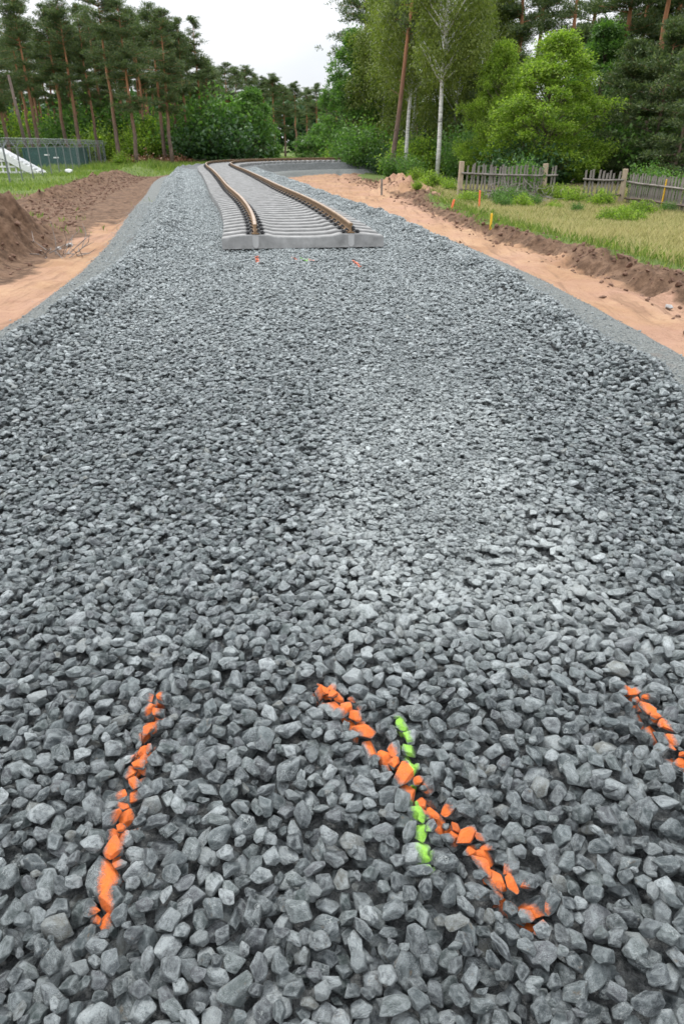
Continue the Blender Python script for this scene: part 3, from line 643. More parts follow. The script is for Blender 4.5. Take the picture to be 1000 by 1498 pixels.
# pale cast pockets on the end face of the first sleeper
for r_ in (-.795, .795):
    b = MB(); P = []
    for k in range(9): a = math.pi + math.pi * k / 8; P.append((.048 * math.cos(a), .06 + .045 * math.sin(a)))
    P = [(.052, .2)] + [(-p[0] if 0 else p[0], p[1]) for p in P][::-1] + [(-.052, .2)]
    yf = lambda z: -.127 + .016 * (z - .03) / .175
    n = len(P); V = [(p[0], yf(p[1]) - .004, p[1]) for p in P] + [(p[0], yf(p[1]) + .01, p[1]) for p in P]
    b.add(V, [tuple(range(n))] + [(k, k + n, (k + 1) % n + n, (k + 1) % n) for k in range(n)])
    x, y, th = to_world(SL0, 0.); first = [c for c in track.children if c.name.startswith('sleeper')][0]
    b.build('cast_pocket', M_pocket, first, loc=(r_, 0, 0))
RP = [(-.066, 0), (-.066, .011), (-.02, .026), (-.009, .045), (-.009, .125), (-.034, .140), (-.036, .165), (-.028, .176), (.028, .176), (.036, .165), (.034, .140), (.009, .125), (.009, .045), (.02, .026), (.066, .011), (.066, 0)]
for r_ in (-.795, .795):
    b = MB(); h = MB(); n = len(RP); SSr = np.arange(SL0 - .10, 118, .5); V = []; Vh = []
    for s in SSr:
        V += [W2(s, r_ + p[0] * .9, .226 + p[1] * .86) for p in RP]; Vh += [W2(s, r_ + p, (.226 + .176 * .86) + .0006 + q) for p, q in ((-.024, 0), (0, .0022), (.024, 0))]
    F = [(i * n + k, (i + 1) * n + k, (i + 1) * n + (k + 1) % n, i * n + (k + 1) % n) for i in range(len(SSr) - 1) for k in range(n)]
    F += [tuple(range(n))]
    b.add(V, F); h.add(Vh, [(i * 3 + k, i * 3 + k + 1, (i + 1) * 3 + k + 1, (i + 1) * 3 + k) for i in range(len(SSr) - 1) for k in range(2)])
    ro = b.build('rail', M_rust, track); h.build('rail_head', M_head, ro)

# ------------------------------------------------------------------ leaves, trees, bushes
def leaf_mesh(name, C, size, m_, droop=0, aspect=.55, dirs=None, g=None, updown=.0):
    g = g or rng; n = len(C)
    if dirs is None: D = g.normal(size=(n, 3)); D[:, 2] = D[:, 2] * .6 - droop
    else: D = dirs + g.normal(size=(n, 3)) * .35
    D /= np.linalg.norm(D, axis=1)[:, None]; U = g.normal(size=(n, 3)); U[:, 2] += updown; B = np.cross(D, U); B /= np.linalg.norm(B, axis=1)[:, None]
    s = (size * g.uniform(.6, 1.35, n))[:, None]
    V = np.stack([C, C + D * s * .5 + B * s * aspect * .5, C + D * s, C + D * s * .5 - B * s * aspect * .5], 1).reshape(-1, 3)
    return mesh(name, V, np.arange(n * 4).reshape(n, 4), m_)
def limb(b, p0, p1, r0, r1, g, n=5, wob=.08, seg=6, bend=(0, 0, 0)):
    p0 = np.array(p0, float); p1 = np.array(p1, float); l = np.linalg.norm(p1 - p0); P = []
    for i in range(n + 1):
        t = i / n; P.append(p0 + (p1 - p0) * t + np.array(bend) * math.sin(math.pi * t) * l + (g.normal(size=3) * wob * l * .25 if 0 < i < n else 0))
    b.tube(P, [r0 + (r1 - r0) * (i / n) for i in range(n + 1)], seg); return P
PROTO = {}
def make_pine(kind, H, crown_from, rad, seed, lean=0, dense=1.0, leafm=None, name='pine_tree'):
    g = np.random.default_rng(seed); b = MB(); root = link(name, None)
    P = limb(b, (0, 0, -.3), (lean * H, 0, H * .97), .0165 * H, .03, g, 9, .012, 8); P = np.array(P)
    C = []; Dd = []
    nb = int((40 + H * 1.3) * dense); zs = np.sort(g.uniform(crown_from, .995, nb)); tw = MB(); gap = g.uniform(crown_from, .8, 2)
    for z in zs:
        if min(abs(z - gap)) < .018: continue
        hh = z * H; t = (z - crown_from) / (1 - crown_from); env = rad * (.10 + .95 * math.sin(math.pi * (t * .76 + .2)) ** 1.2)
        Lb = env * g.uniform(.5, 1.2); az = g.uniform(0, 6.283); base = np.array([np.interp(hh, P[:, 2], P[:, 0]), np.interp(hh, P[:, 2], P[:, 1]), hh])
        tip = base + np.array([math.cos(az) * Lb, math.sin(az) * Lb, Lb * g.uniform(.1, .55) + .25 * t - (1 - t) * .3 * Lb])
        tw.tube([base, (base + tip) / 2 + (0, 0, -.05), tip], [.03 + .01 * Lb, .022, .008], 4)
        nc = int(5 + 6.5 * Lb)
        for q in range(nc):
            f = .25 + .85 * (q + g.random()) / nc; c = base + (tip - base) * f + g.normal(size=3) * (.10 + .17 * Lb * min(f, .8)) * (1, 1, .32); k = int(g.integers(16, 36))
            pts = c + g.normal(size=(k, 3)) * (.15, .15, .07); dr = (pts - c) * (1, 1, .6) + (math.cos(az) * .06, math.sin(az) * .06, .10); C.append(pts); Dd.append(dr / (np.linalg.norm(dr, axis=1)[:, None] + 1e-6))
    for q in range(5):                                                # dead lower stubs
        hh = g.uniform(.35, 1) * crown_from * H; az = g.uniform(0, 6.28); base = np.array([np.interp(hh, P[:, 2], P[:, 0]), 0, hh]); l = g.uniform(.4, 1.5)
        tw.tube([base, base + (math.cos(az) * l, math.sin(az) * l, g.uniform(-.1, .4) * l)], [.025, .008], 4)
    C = np.vstack(C); Dd = np.vstack(Dd)
    b.add(tw.V, tw.F); b.build('trunk', M_pinebark, root, smooth=True)
    link('crown', leaf_mesh('crown', C, .24, leafm or M_pine, aspect=.22, dirs=Dd, g=g), root)
    PROTO[kind] = root; return root
def make_broad(kind, H, R_, seed, nlobe, nleaf, leafm, trunkm, tr=.16, crown_from=.25, lsize=.16, name='deciduous_tree', squash=1.0, hang=0, trunk_top=.8, lr=(.16, .34)):
    g = np.random.default_rng(seed); b = MB(); root = link(name, None)
    P = np.array(limb(b, (0, 0, -.3), (g.normal() * .03 * H, g.normal() * .03 * H, H * trunk_top), tr, tr * .25, g, 7, .03, 8)); C = []; Nn = []
    for q in range(nlobe):
        t = g.uniform(0, 1) ** .85; z = H * (crown_from + (1 - crown_from) * t) ; env = R_ * (1 - abs(2 * t - .85) ** 2.3 * .72); env = max(env, .2 * R_)
        az = g.uniform(0, 6.283); rr = env * math.sqrt(g.uniform(.12, 1)); c = np.array([math.cos(az) * rr, math.sin(az) * rr, z - .3 * rr]); lr_ = R_ * g.uniform(*lr)
        zb = max(.1 * H, c[2] - rr * .9 - .2); base = (np.interp(zb, P[:, 2], P[:, 0]), np.interp(zb, P[:, 2], P[:, 1]), min(zb, H * trunk_top))
        if q % 2 == 0: limb(b, base, c, tr * .32, tr * .07, g, 4, .08, 5)
        k = int(nleaf / nlobe * g.uniform(.6, 1.4)); v = g.normal(size=(k, 3)); v /= np.linalg.norm(v, axis=1)[:, None]
        v[:, 2] = np.where(v[:, 2] < -.6, -v[:, 2] * .5, v[:, 2]); rad = lr_ * g.uniform(.35, 1.2, k)[:, None] * (1, 1, .62 * squash)
        pts = c + v * rad
        if hang:
            pts[:, 2] -= g.uniform(0, 1, k) ** 1.5 * hang; pts[:, 0] += g.normal(size=k) * .05
        C.append(pts); Nn.append(v)
    C = np.vstack(C); Nn = np.vstack(Nn); Nn[:, 2] -= .3 + (.9 if hang else 0)
    b.build('trunk', trunkm, root, smooth=True); link('crown', leaf_mesh('crown', C, lsize, leafm, dirs=Nn, g=g, aspect=.6, updown=.4), root)
    PROTO[kind] = root; return root
def make_bush(kind, H, R_, seed, nst, nleaf, leafm, lsize=.09, name='shrub'):
    g = np.random.default_rng(seed); b = MB(); root = link(name, None); C = []; Nn = []
    for q in range(nst):
        az = g.uniform(0, 6.28); rr = R_ * g.uniform(.1, 1) ; h = H * g.uniform(.45, 1) * (1 - .35 * rr / R_); tip = np.array([math.cos(az) * rr, math.sin(az) * rr, h])
        P = limb(b, (math.cos(az) * rr * .25, math.sin(az) * rr * .25, -.1), tip, .02, .006, g, 4, .06, 4)
        k = int(nleaf / nst); f = g.uniform(.12, 1.06, k)[:, None]; c0 = np.array(P[0]); pts = c0 + (tip - c0) * f + g.normal(size=(k, 3)) * R_ * .17 * (1, 1, .8)
        pts[:, 2] = np.maximum(pts[:, 2], .02); C.append(pts); v = g.normal(size=(k, 3)) + (math.cos(az) * .6, math.sin(az) * .6, .3); Nn.append(v / np.linalg.norm(v, axis=1)[:, None])
    b.build('stems', M_treebark, root); link('foliage', leaf_mesh('foliage', np.vstack(C), lsize, leafm, dirs=np.vstack(Nn), g=g, aspect=.6, updown=.5), root)
    PROTO[kind] = root; return root
_first = {}
def place(kind, x, y, sc, label, cat, group=None, rz=None, dz=0, lean=0):
    root = PROTO[kind]
    if kind in _first: root = copy_tree(root)
    _first[kind] = 1
    root.location = (x, y, gz(x, y) + dz); root.scale = (sc, sc, sc) if not hasattr(sc, '__len__') else sc
    root.rotation_euler = (0, lean, random.uniform(0, 6.28) if rz is None else rz)
    for k_ in ('group',):
        if k_ in root: del root[k_]
    tag(root, label, cat, group); return root
make_pine('pA', 18, .46, 2.5, 1); make_pine('pB', 18, .36, 2.9, 2, dense=1.25); make_pine('pC', 18, .52, 2.2, 3); make_pine('pD', 18, .38, 1.9, 4); make_pine('pE', 18, .58, 2.9, 5)
# left wood: (u of trunk, Y, top v, kind, label)
def topscale(Y, vt, H=18): return (atY(300, vt, Y)[2] + .8) / H
PL = [(-8, 84, 20, 'pB', 'dark pine cut by the left picture edge'), (18, 88, 10, 'pB', 'bushy dark pine beside the left picture edge'), (62, 92, -12, 'pA', 'tall pine left of the pair of thin pale trunks'),
 (52, 98, 28, 'pC', 'pine with slim crown behind the tall leftmost pines'), (68, 104, 0, 'pD', 'tall narrow pine over the green container'), (102, 96, 8, 'pC', 'slim topped pine above the middle of the compound fence'),
 (121, 93, -4, 'pA', 'pine with bright orange trunk above the end of the compound'), (117, 108, 22, 'pE', 'thin far pine behind the bright orange trunk'), (147, 95, 6, 'pD', 'pine growing just right of the compound corner'),
 (176, 86, -30, 'pE', 'very tall pine whose top leaves the picture'), (160, 106, 10, 'pB', 'dense pine deep behind the very tall pine'), (201, 85, 2, 'pB', 'thick pine with strong orange trunk in the middle of the left wood'),
 (218, 104, 16, 'pE', 'thin dark pine right of the thick orange pine'), (243, 94, 5, 'pA', 'pine of the close trio, leftmost and thickest'), (252, 88, 14, 'pB', 'pine of the close trio with the leaning trunk'),
 (263, 97, 30, 'pC', 'pine of the close trio with the pale orange trunk'), (277, 96, 26, 'pD', 'pine with a straight bare trunk right of the trio'), (288, 101, 58, 'pC', 'pine with lopsided crown next to the lone spire'),
 (300, 99, 24, 'pD', 'lone spiry pine standing highest against the white sky'), (312, 108, 92, 'pE', 'shorter broad pine above the start of the bend')]
for (u_, Y_, vt, kd, lb) in PL:
    sc = topscale(Y_, vt); wf = .85 if kd == 'pD' else 1
    place(kd, xat(u_, Y_), Y_, (sc * wf, sc * wf, sc), lb, 'pine', 'pines of the left wood', lean=(.035 if 'leaning' in lb else random.uniform(-.012, .012)))
for i in range(38):                                                   # the deeper rows
    u_ = -20 + i * 9.2 + random.uniform(-5, 5); Y_ = random.uniform(104, 138)
    sc = topscale(Y_, random.uniform(25, 70) if u_ < 285 else random.uniform(84, 112))
    place(random.choice(['pA', 'pC', 'pD', 'pA', 'pC']), xat(u_, Y_), Y_, sc, 'thin trunked pine deep in the back rows of the left wood', 'pine', 'pines in the back rows of the left wood')
for i, (u_, vt) in enumerate([(322, 100), (338, 92), (352, 98), (366, 96), (378, 108), (390, 112), (403, 108), (418, 124), (434, 120), (450, 128), (464, 122), (478, 132), (492, 128), (506, 120), (520, 116), (535, 100)]):
    Y_ = random.uniform(118, 150) if u_ < 400 else random.uniform(125, 160); sc = topscale(Y_, vt)
    place(['pA', 'pB', 'pC'][i % 3], xat(u_, Y_), Y_, (sc * 1.15, sc * 1.15, sc), 'distant pine in the row beyond the bend of the track', 'pine', 'distant pines beyond the bend')
# broadleaf trees and the birches on the right
make_broad('bigbush', 7.5, 4.2, 31, 130, 26000, M_leaf, M_treebark, .14, .02, .24, squash=1.3, lr=(.11, .24))
make_broad('maple', 9.4, 3.5, 32, 230, 62000, M_leafb, M_treebark, .13, .10, .13, 'maple_tree', squash=1.35, lr=(.08, .22))
make_broad('lime', 10, 3.6, 33, 160, 38000, M_leaf, M_treebark, .16, .05, .18, squash=1.3, lr=(.09, .24))
make_broad('birch', 17, 3.6, 34, 120, 50000, M_birchleaf, M_birch, .17, .30, .15, 'birch_tree', hang=2.2, trunk_top=.97)
make_broad('birchw', 17, 2.8, 36, 110, 30000, M_birchleaf, M_birch, .17, .42, .15, 'birch_tree', hang=1.6, trunk_top=.97)
make_broad('birch2', 15, 3.2, 35, 90, 36000, M_birchleaf, M_birch, .12, .22, .16, 'birch_tree', hang=2.0, trunk_top=.97)
place('bigbush', xat(372, 100), 100, (.88, .88, 1.06), 'big round dark green broadleaf tree at the outside of the bend', 'tree')
place('bigbush', xat(345, 104), 104, (.85, .85, .86), 'dark green broadleaf tree left of the big round one', 'tree')
place('bigbush', xat(472, 112), 112, (.95, .95, .62), 'low wide dark green thicket tree under the distant pines', 'tree')
place('lime', xat(518, 76), 76, (1.0, 1.0, 1.12), 'broad leafy green tree at the left end of the right wood', 'tree')
place('lime', xat(556, 82), 82, (1.05, 1.05, 1.2), 'leafy green tree behind the leaning pine trunk', 'tree')
make_pine('pR', 20, .47, 2.9, 9, lean=.0)
place('pR', xat(572, 57), 57, (.62, .62, .95), 'leaning pine with reddish trunk left of the white birch', 'pine', lean=.10, rz=0)
place('pB', xat(532, 84), 84, (1.05, 1.05, 1.15), 'dark pine rising over the left end of the right wood', 'pine')
place('birchw', xat(640, 52), 52, 1.0, 'birch with bright white trunk behind the end of the wooden fence', 'birch', lean=.02, rz=1.0)
place('birchw', xat(592, 60), 60, (.95, .95, .95), 'birch with hanging twigs right behind the leaning red pine', 'birch')
place('birch2', xat(600, 68), 68, (1.1, 1.1, 1.12), 'birch with drooping olive crown between the red pine and the white trunk', 'birch')
place('birch2', xat(660, 66), 66, (1.0, 1.0, 1.1), 'slim birch close behind the white trunked birch', 'birch')
place('birch', xat(692, 74), 74, (1.05, 1.05, 1.0), 'tall olive green birch behind the maple, left side', 'birch')
place('birch2', xat(556, 74), 74, (1.0, 1.0, 1.05), 'birch with yellow green crown above the leafy green tree', 'birch')
place('maple', xat(797, 46), 46, (1.05, 1.05, .80), 'big bright green maple behind the gap in the wooden fence', 'maple')
place('maple', xat(722, 50), 50, (.72, .72, .80), 'smaller bright green maple left of the big one', 'maple')
place('lime', xat(858, 54), 54, (.95, .95, .9), 'mid green leafy tree right of the big maple', 'tree')
for i, (u_, Y_, sc, kd) in enumerate([(700, 80, 1.1, 'pB'), (742, 72, 1.1, 'pD'), (768, 82, 1.2, 'pB'), (812, 70, 1.05, 'pA'), (838, 78, 1.2, 'pD'), (640, 90, 1.2, 'pB'), (672, 94, 1.2, 'pE'), (605, 96, 1.15, 'pB')]):
    place(kd, xat(u_, Y_), Y_, sc, 'dark pine in the back rows behind the maple and birches', 'pine', 'dark pines behind the maple and birches')
PRr = [(884, 56, 1.0, 'pD', 'pine with low branches right of the maple'), (905, 60, 1.0, 'pB', 'dark pine with branches down to its foot above the fence'), (932, 50, .95, 'pE', 'pine with purple brown trunk behind the fence'),
       (948, 58, 1.05, 'pD', 'dark dense pine second from the right picture edge'), (968, 52, 1.0, 'pB', 'pine with orange upper trunk near the right picture edge'), (1000, 46, .95, 'pD', 'pine cut by the right picture edge')]
for (u_, Y_, sc, kd, lb) in PRr: place(kd, xat(u_, Y_), Y_, (sc, sc, sc * .95), lb, 'pine', lean=random.uniform(-.03, .03))
# low spruces and dark fill on the right
make_pine('spruce', 9, .04, 2.3, 12, dense=1.5, name='spruce_tree')
for i, (u_, Y_, sc) in enumerate([(905, 47, .82), (952, 45, .9), (988, 42, .75), (872, 60, 1.1), (925, 62, 1.25), (975, 60, 1.35), (835, 62, 1.1), (1020, 44, 1.0), (690, 64, .8), (738, 62, .9)]):
    place('spruce', xat(u_, Y_), Y_, sc, 'dark low branched conifer behind the wooden fence', 'spruce', 'dark low conifers behind the wooden fence')
# undergrowth
make_bush('bA', 2.6, 1.9, 51, 40, 5000, M_leafb, .17); make_bush('bB', 3.2, 2.2, 52, 46, 5200, M_leaf, .19); make_bush('bC', 2.2, 2.2, 53, 44, 5200, M_leafd, .18)
make_bush('bS', 1.0, .75, 54, 34, 3800, M_leafb, .085); make_bush('bT', 1.5, .8, 55, 30, 3600, M_leaf, .09)
for i in range(44):
    u_ = -25 + i * 8.3 + random.uniform(-4, 4); Y_ = random.uniform(98, 118); k_ = random.choice(['bA', 'bA', 'bA', 'bB', 'bB']); sc = random.uniform(1.2, 2.9)
    if 290 < u_ : Y_ = random.uniform(96, 104); k_ = random.choice(['bC', 'bB'])
    place(k_, xat(u_, Y_), Y_, (sc, sc, sc), 'bright green leafy bush under the pines of the left wood', 'bush', 'bushes under the pines of the left wood')
for i in range(30):
    u_ = 500 + i * 18 + random.uniform(-6, 6); Y_ = random.uniform(52, 62) if u_ < 760 else random.uniform(44, 54); k_ = random.choice(['bA', 'bB', 'bC', 'bB']); sc = random.uniform(.8, 1.35)
    if u_ < 560: Y_ = random.uniform(66, 76)
    elif u_ < 670: Y_ = random.uniform(60, 66)
    place(k_, xat(u_, Y_), Y_, sc, 'green bush in the undergrowth along the right wood', 'bush', 'bushes along the right wood')
for (u_, Y_, k_, sc, lb) in [(632, 41, 'bS', 1.05, 'round bright green bush at the foot of the white birch'), (660, 39.5, 'bS', .75, 'small bright bush left of the first fence post'), (610, 46, 'bS', .9, 'low green bush beside the sand heap'),
      (768, 37.5, 'bT', 1.45, 'leafy sapling rising over the first fence stretch'), (800, 36.6, 'bS', .8, 'low dark green bush in the gap of the wooden fence'), (822, 36.3, 'bS', .9, 'green bush filling the fence gap'),
      (845, 35.2, 'bS', .85, 'bright bush before the second fence stretch'), (887, 34.0, 'bS', .85, 'bright yellow green round bush under the third fence post'), (950, 36.5, 'bT', 1.35, 'spreading green sapling behind the right fence stretch'),
      (985, 35.5, 'bT', 1.2, 'sapling behind the fence at the right picture edge'), (690, 33.5, 'bS', .5, 'low weed by the orange stakes'), (600, 52, 'bT', 1.3, 'green bush at the foot of the leaning pine'), (578, 56, 'bT', 1.4, 'leafy bush left of the leaning pine foot'),
      (520, 66, 'bT', 1.3, 'bush at the tip of the right wood'), (612, 38.5, 'bS', .45, 'weed growing on the small sand heap'), (178, 84, 'bS', 1.6, 'round green bush at the edge of the left wood')]:
    place(k_, xat(u_, Y_), Y_, sc, lb, 'bush')
for i in range(26):
    u_ = random.uniform(655, 1010); Y_ = random.uniform(30.5, 35.5) if u_ < 900 else random.uniform(26.5, 31); sc = random.uniform(.3, .72)
    place(random.choice(['bS', 'bT', 'bS']), xat(u_, Y_), Y_, sc, 'low green weed growing along the foot of the wooden fence', 'weed', 'weeds along the wooden fence')
for p in list(PROTO.values()):
    if 'label' not in p:
        for c in list(p.children): bpy.data.objects.remove(c)
        bpy.data.objects.remove(p)
# a wood seen as one mass far behind
g = np.random.default_rng(70); n = 52000; x = g.uniform(-170, 120, n); y = 205 + g.uniform(0, 25, n) + 10 * np.sin(x * .05)
top = 12.5 + 3.5 * fbm(x * .12, x * 0, 5) * 2 + 2 * vn(x * .6, x * 0 + 2, 8); z = -1 + top * g.uniform(0, 1, n) ** .7
tag(link('distant_wood', leaf_mesh('distant_wood', np.column_stack([x, y, z]), 1.5, M_leafd, g=g, aspect=.7)), 'dark far wood seen between the tree trunks', 'wood', kind='stuff')

# grass
def grass(name, X_, Y_, hmin, hmax, m_, label, seed, wd=.012):
    g = np.random.default_rng(seed); n = len(X_); z = land(X_, Y_)[0]; h = g.uniform(hmin, hmax, n); a = g.uniform(0, 6.28, n); w_ = wd * (1 + Y_ / 30)
    l = g.normal(0, .30, (n, 2)) * h[:, None]; bx = np.cos(a) * w_ / 2; by = np.sin(a) * w_ / 2
    V = np.stack([np.column_stack([X_ - bx, Y_ - by, z - .02]), np.column_stack([X_ + bx, Y_ + by, z - .02]), np.column_stack([X_ + l[:, 0] * .4 + bx * .6, Y_ + l[:, 1] * .4 + by * .6, z + h * .6]),
                  np.column_stack([X_ + l[:, 0], Y_ + l[:, 1], z + h])], 1).reshape(-1, 3)
    return tag(link(name, mesh(name, V, np.arange(4 * n).reshape(n, 4), m_)), label, 'grass', kind='stuff')
g = np.random.default_rng(80)
def field(n, x0, x1, y0, y1, cond):
    x = g.uniform(x0, x1, n); y = g.uniform(y0, y1, n); gr = land(x, y)[2]; m = (g.random(n) < gr * cond(x, y)); return x[m], y[m]
x, y = field(300000, 4, 24, 11, 45, lambda x, y: np.clip((x - poly_at(SCARP, y) - .9) / 1.3, 0, 1) * np.clip(1.3 + 3 * fbm(x * .5, y * .5, 90), .15, 1))
grass('dry_grass', x, y, (.07), .30, M_gdry, 'tall dry straw coloured grass in front of the wooden fence', 81, .0045)
x, y = field(130000, 4, 24, 9, 45, lambda x, y: np.clip(.35 + 3.5 * fbm(x * .45, y * .45, 91) + .7 * np.exp(-((x - poly_at(SCARP, y) - 1.4) / 1.0) ** 2), 0, 1))
grass('verge_grass', x, y, .06, .26, M_ggreen, 'short green grass along the top of the right bank', 82, .011)
x, y = field(90000, -42, -11, 32, 98, lambda x, y: np.clip(.65 + 2.5 * fbm(x * .3, y * .3, 92), .1, 1))
grass('meadow_grass', x, y, .06, .26, M_ggreen, 'green grass around the fenced compound', 83, .016)
x, y = field(60000, -30, 40, 74, 120, lambda x, y: x * 0 + 1)
grass('far_grass', x, y, .2, .6, M_ggreen, 'strip of yellow green grass beyond the bend', 84, .02)
x = g.uniform(-13, -6.5, 5000); y = g.uniform(12, 30, 5000); k = fbm(x * 1.1, y * 1.1, 93) > .17; grass('heap_weeds', x[k], y[k], .05, .2, M_ggreen, 'sparse green weeds growing on the spoil heap', 85, .012)

# ------------------------------------------------------------------ wooden fence on the right
def picket_fence(p0, p1, posts, h, label, seed, pick=.17, skip=(), post_w=.2):
    g = np.random.default_rng(seed); p0 = Vector(p0); p1 = Vector(p1); v_ = p1 - p0; Ln = v_.length; an = math.atan2(v_.y, v_.x)
    z0 = gz(p0.x, p0.y); z1 = gz(p1.x, p1.y); root = link('picket_fence', None, None, (p0.x, p0.y, z0), an); tag(root, label, 'fence', 'stretches of the weathered wooden fence')
    sl = (z1 - z0) / Ln
    for t in posts:
        b = MB(); b.box((0, 0, (h + .2) / 2 - .15), (post_w, post_w, h + .35)); o = b.build('post', M_conc2, root, loc=(t * Ln, .0, sl * t * Ln)); o.rotation_euler = (g.normal(0, .01), g.normal(0, .02), 0)
        o.modifiers.new('bevel', 'BEVEL').width = .015
    for zz in (.42, 1.12):
        b = MB(); a = 0
        while a < Ln - .1:
            e = min(Ln, a + g.uniform(2.2, 3.2)); b.tube([(a, -.13, zz * h / 1.5 + sl * a + g.normal(0, .03)), ((a + e) / 2, -.13, zz * h / 1.5 + sl * (a + e) / 2 - .02), (e, -.13, zz * h / 1.5 + sl * e + g.normal(0, .03))], .045, 5); a = e + .01
        b.build('rail', M_wood if zz > 1 else M_wood2, root)
    x = .12; i = 0
    while x < Ln - .08:
        if not any(a < x / Ln < b_ for a, b_ in skip) and all(abs(x - t * Ln) > .16 for t in posts):
            hh = h * g.uniform(.93, 1.04) if g.random() > .06 else h * g.uniform(.45, .8)
            b = MB(); b.box((0, 0, hh / 2), (g.uniform(.07, .105), .022, hh)); V = b.V; b.V = [(q[0], q[1], q[2] + (.0 if q[2] < .1 else q[0] * .35)) for q in V]
            o = b.build('picket', M_wood, root, loc=(x, -.07 + g.normal(0, .006), .02 + sl * x)); o.rotation_euler = (g.normal(0, .015), g.normal(0, .035), g.normal(0, .1)); i += 1
        x += pick * g.uniform(.85, 1.2)
    return root
F1 = (xat(672, 36, 270), 36.0); F2 = (xat(795, 37, 265), 37.0); F2b = (xat(812, 37, 265), 37.0); F3a = (xat(853, 36, 265), 36.0); F3 = (xat(912, 35, 265), 35.0); F4 = (xat(1045, 29, 290), 29.0)
tF = (F2[0] - F1[0]) / (F2b[0] - F1[0])
picket_fence((*F1, 0), (*F2b, 0), [0.0, tF], 1.5, 'leftmost stretch of the grey picket fence between its two tan posts, sagging', 1)
picket_fence((*F3a, 0), (*F3, 0), [1.0], 1.4, 'short pale stretch of the picket fence right of the leafy gap', 2)
picket_fence((F3[0] + .25, F3[1] - .1, 0), (*F4, 0), [], 1.32, 'long right stretch of the picket fence reaching the picture edge', 3, pick=.14)
# dead twigs
def twigs(name, x, y, n, r, h, m_, label, seed):
    g = np.random.default_rng(seed); b = MB()
    for _ in range(n):
        c = np.array([g.normal(0, r), g.normal(0, r * .5), abs(g.normal(0, h * .3))]); d_ = g.normal(size=3) * (1, 1, .7); d_ /= np.linalg.norm(d_); l = g.uniform(.3, .9); p = c + d_ * l
        p[2] = abs(p[2]); b.tube([c, (c + p) / 2 + g.normal(size=3) * .06, p], [.012, .009, .004], 4, False)
    root = link(name, None, None, (x, y, gz(x, y))); b.build("twigs", m_, root); return tag(root, label, "brushwood")
twigs('brush_pile', xat(735, 34.2, 285), 34.2, 420, .95, .9, M_twig, 'heap of grey dead twigs against the leftmost fence stretch', 4)
twigs('root_tangle', xat(88, 17.0, 350), 17.0, 30, .35, .25, M_twig, 'dry roots sticking out at the foot of the spoil heap', 6)
for (u_, Y_, lb, sd_) in [(190, 92, 'rust brown heap of dead brush at the wood edge, left part', 7), (215, 90, 'rust brown heap of dead brush before the thick orange pine', 8), (258, 92, 'brown brush and stumps heap beside the start of the bend', 9)]:
    g = np.random.default_rng(sd_); n = 2600; c = np.column_stack([g.normal(0, 1.7, n), g.normal(0, .8, n), np.abs(g.normal(0, .45, n))]); c[:, 2] *= np.exp(-(c[:, 0] / 2.3) ** 2)
    root = link('brush_heap', None, None, (xat(u_, Y_), Y_, gz(xat(u_, Y_), Y_))); tag(root, lb, 'brush heap')
    link('dead_leaves', leaf_mesh('dead_leaves', c, .26, M_brownbrush, g=g), root); b = MB()
    for _ in range(50):
        p = g.normal(size=3) * (1.5, .7, .3); p[2] = abs(p[2]); q = p + g.normal(size=3) * (.6, .5, .3); b.tube([p, q], [.05, .02], 5)
    b.build('branches', M_wood2, root)
# stakes
def stake(u, v, top_v, Y, m_, label, wd=.05, lean=0):
    x, _, z = atY(u, v, Y); g0 = gz(x, Y); h = atY(u, top_v, Y)[2] - g0; b = MB(); b.box((0, 0, h / 2 - .1), (wd, wd * .6, h + .2)); V = [list(q) for q in b.V]
    b.add([(-wd / 2, -wd * .3, h + .0), (wd / 2, -wd * .3, h), (wd / 2, wd * .3, h), (-wd / 2, wd * .3, h), (0, 0, h + wd * .6)], [(0, 1, 4), (1, 2, 4), (2, 3, 4), (3, 0, 4)])
    o = b.build('survey_stake', m_, loc=(x, Y, g0)); o.rotation_euler = (0, lean, .2); return tag(o, label, 'stake')
stake(717, 332, 313, 22.5, M_yellow, 'short yellow survey stake on the right verge', .055)
stake(659, 308, 292, 29, M_orange, 'short leaning orange stake at the corner of the fence', .07, .25)
stake(700, 308, 279, 29.5, M_orange, 'taller orange painted stake with ragged top before the twig heap', .06, -.04)
stake(966, 305, 263, 32, M_yellow, 'thin yellow stake in front of the right fence stretch', .055)
stake(558, 275, 262, 38, M_wood, 'small wooden peg on the sand heap', .09)

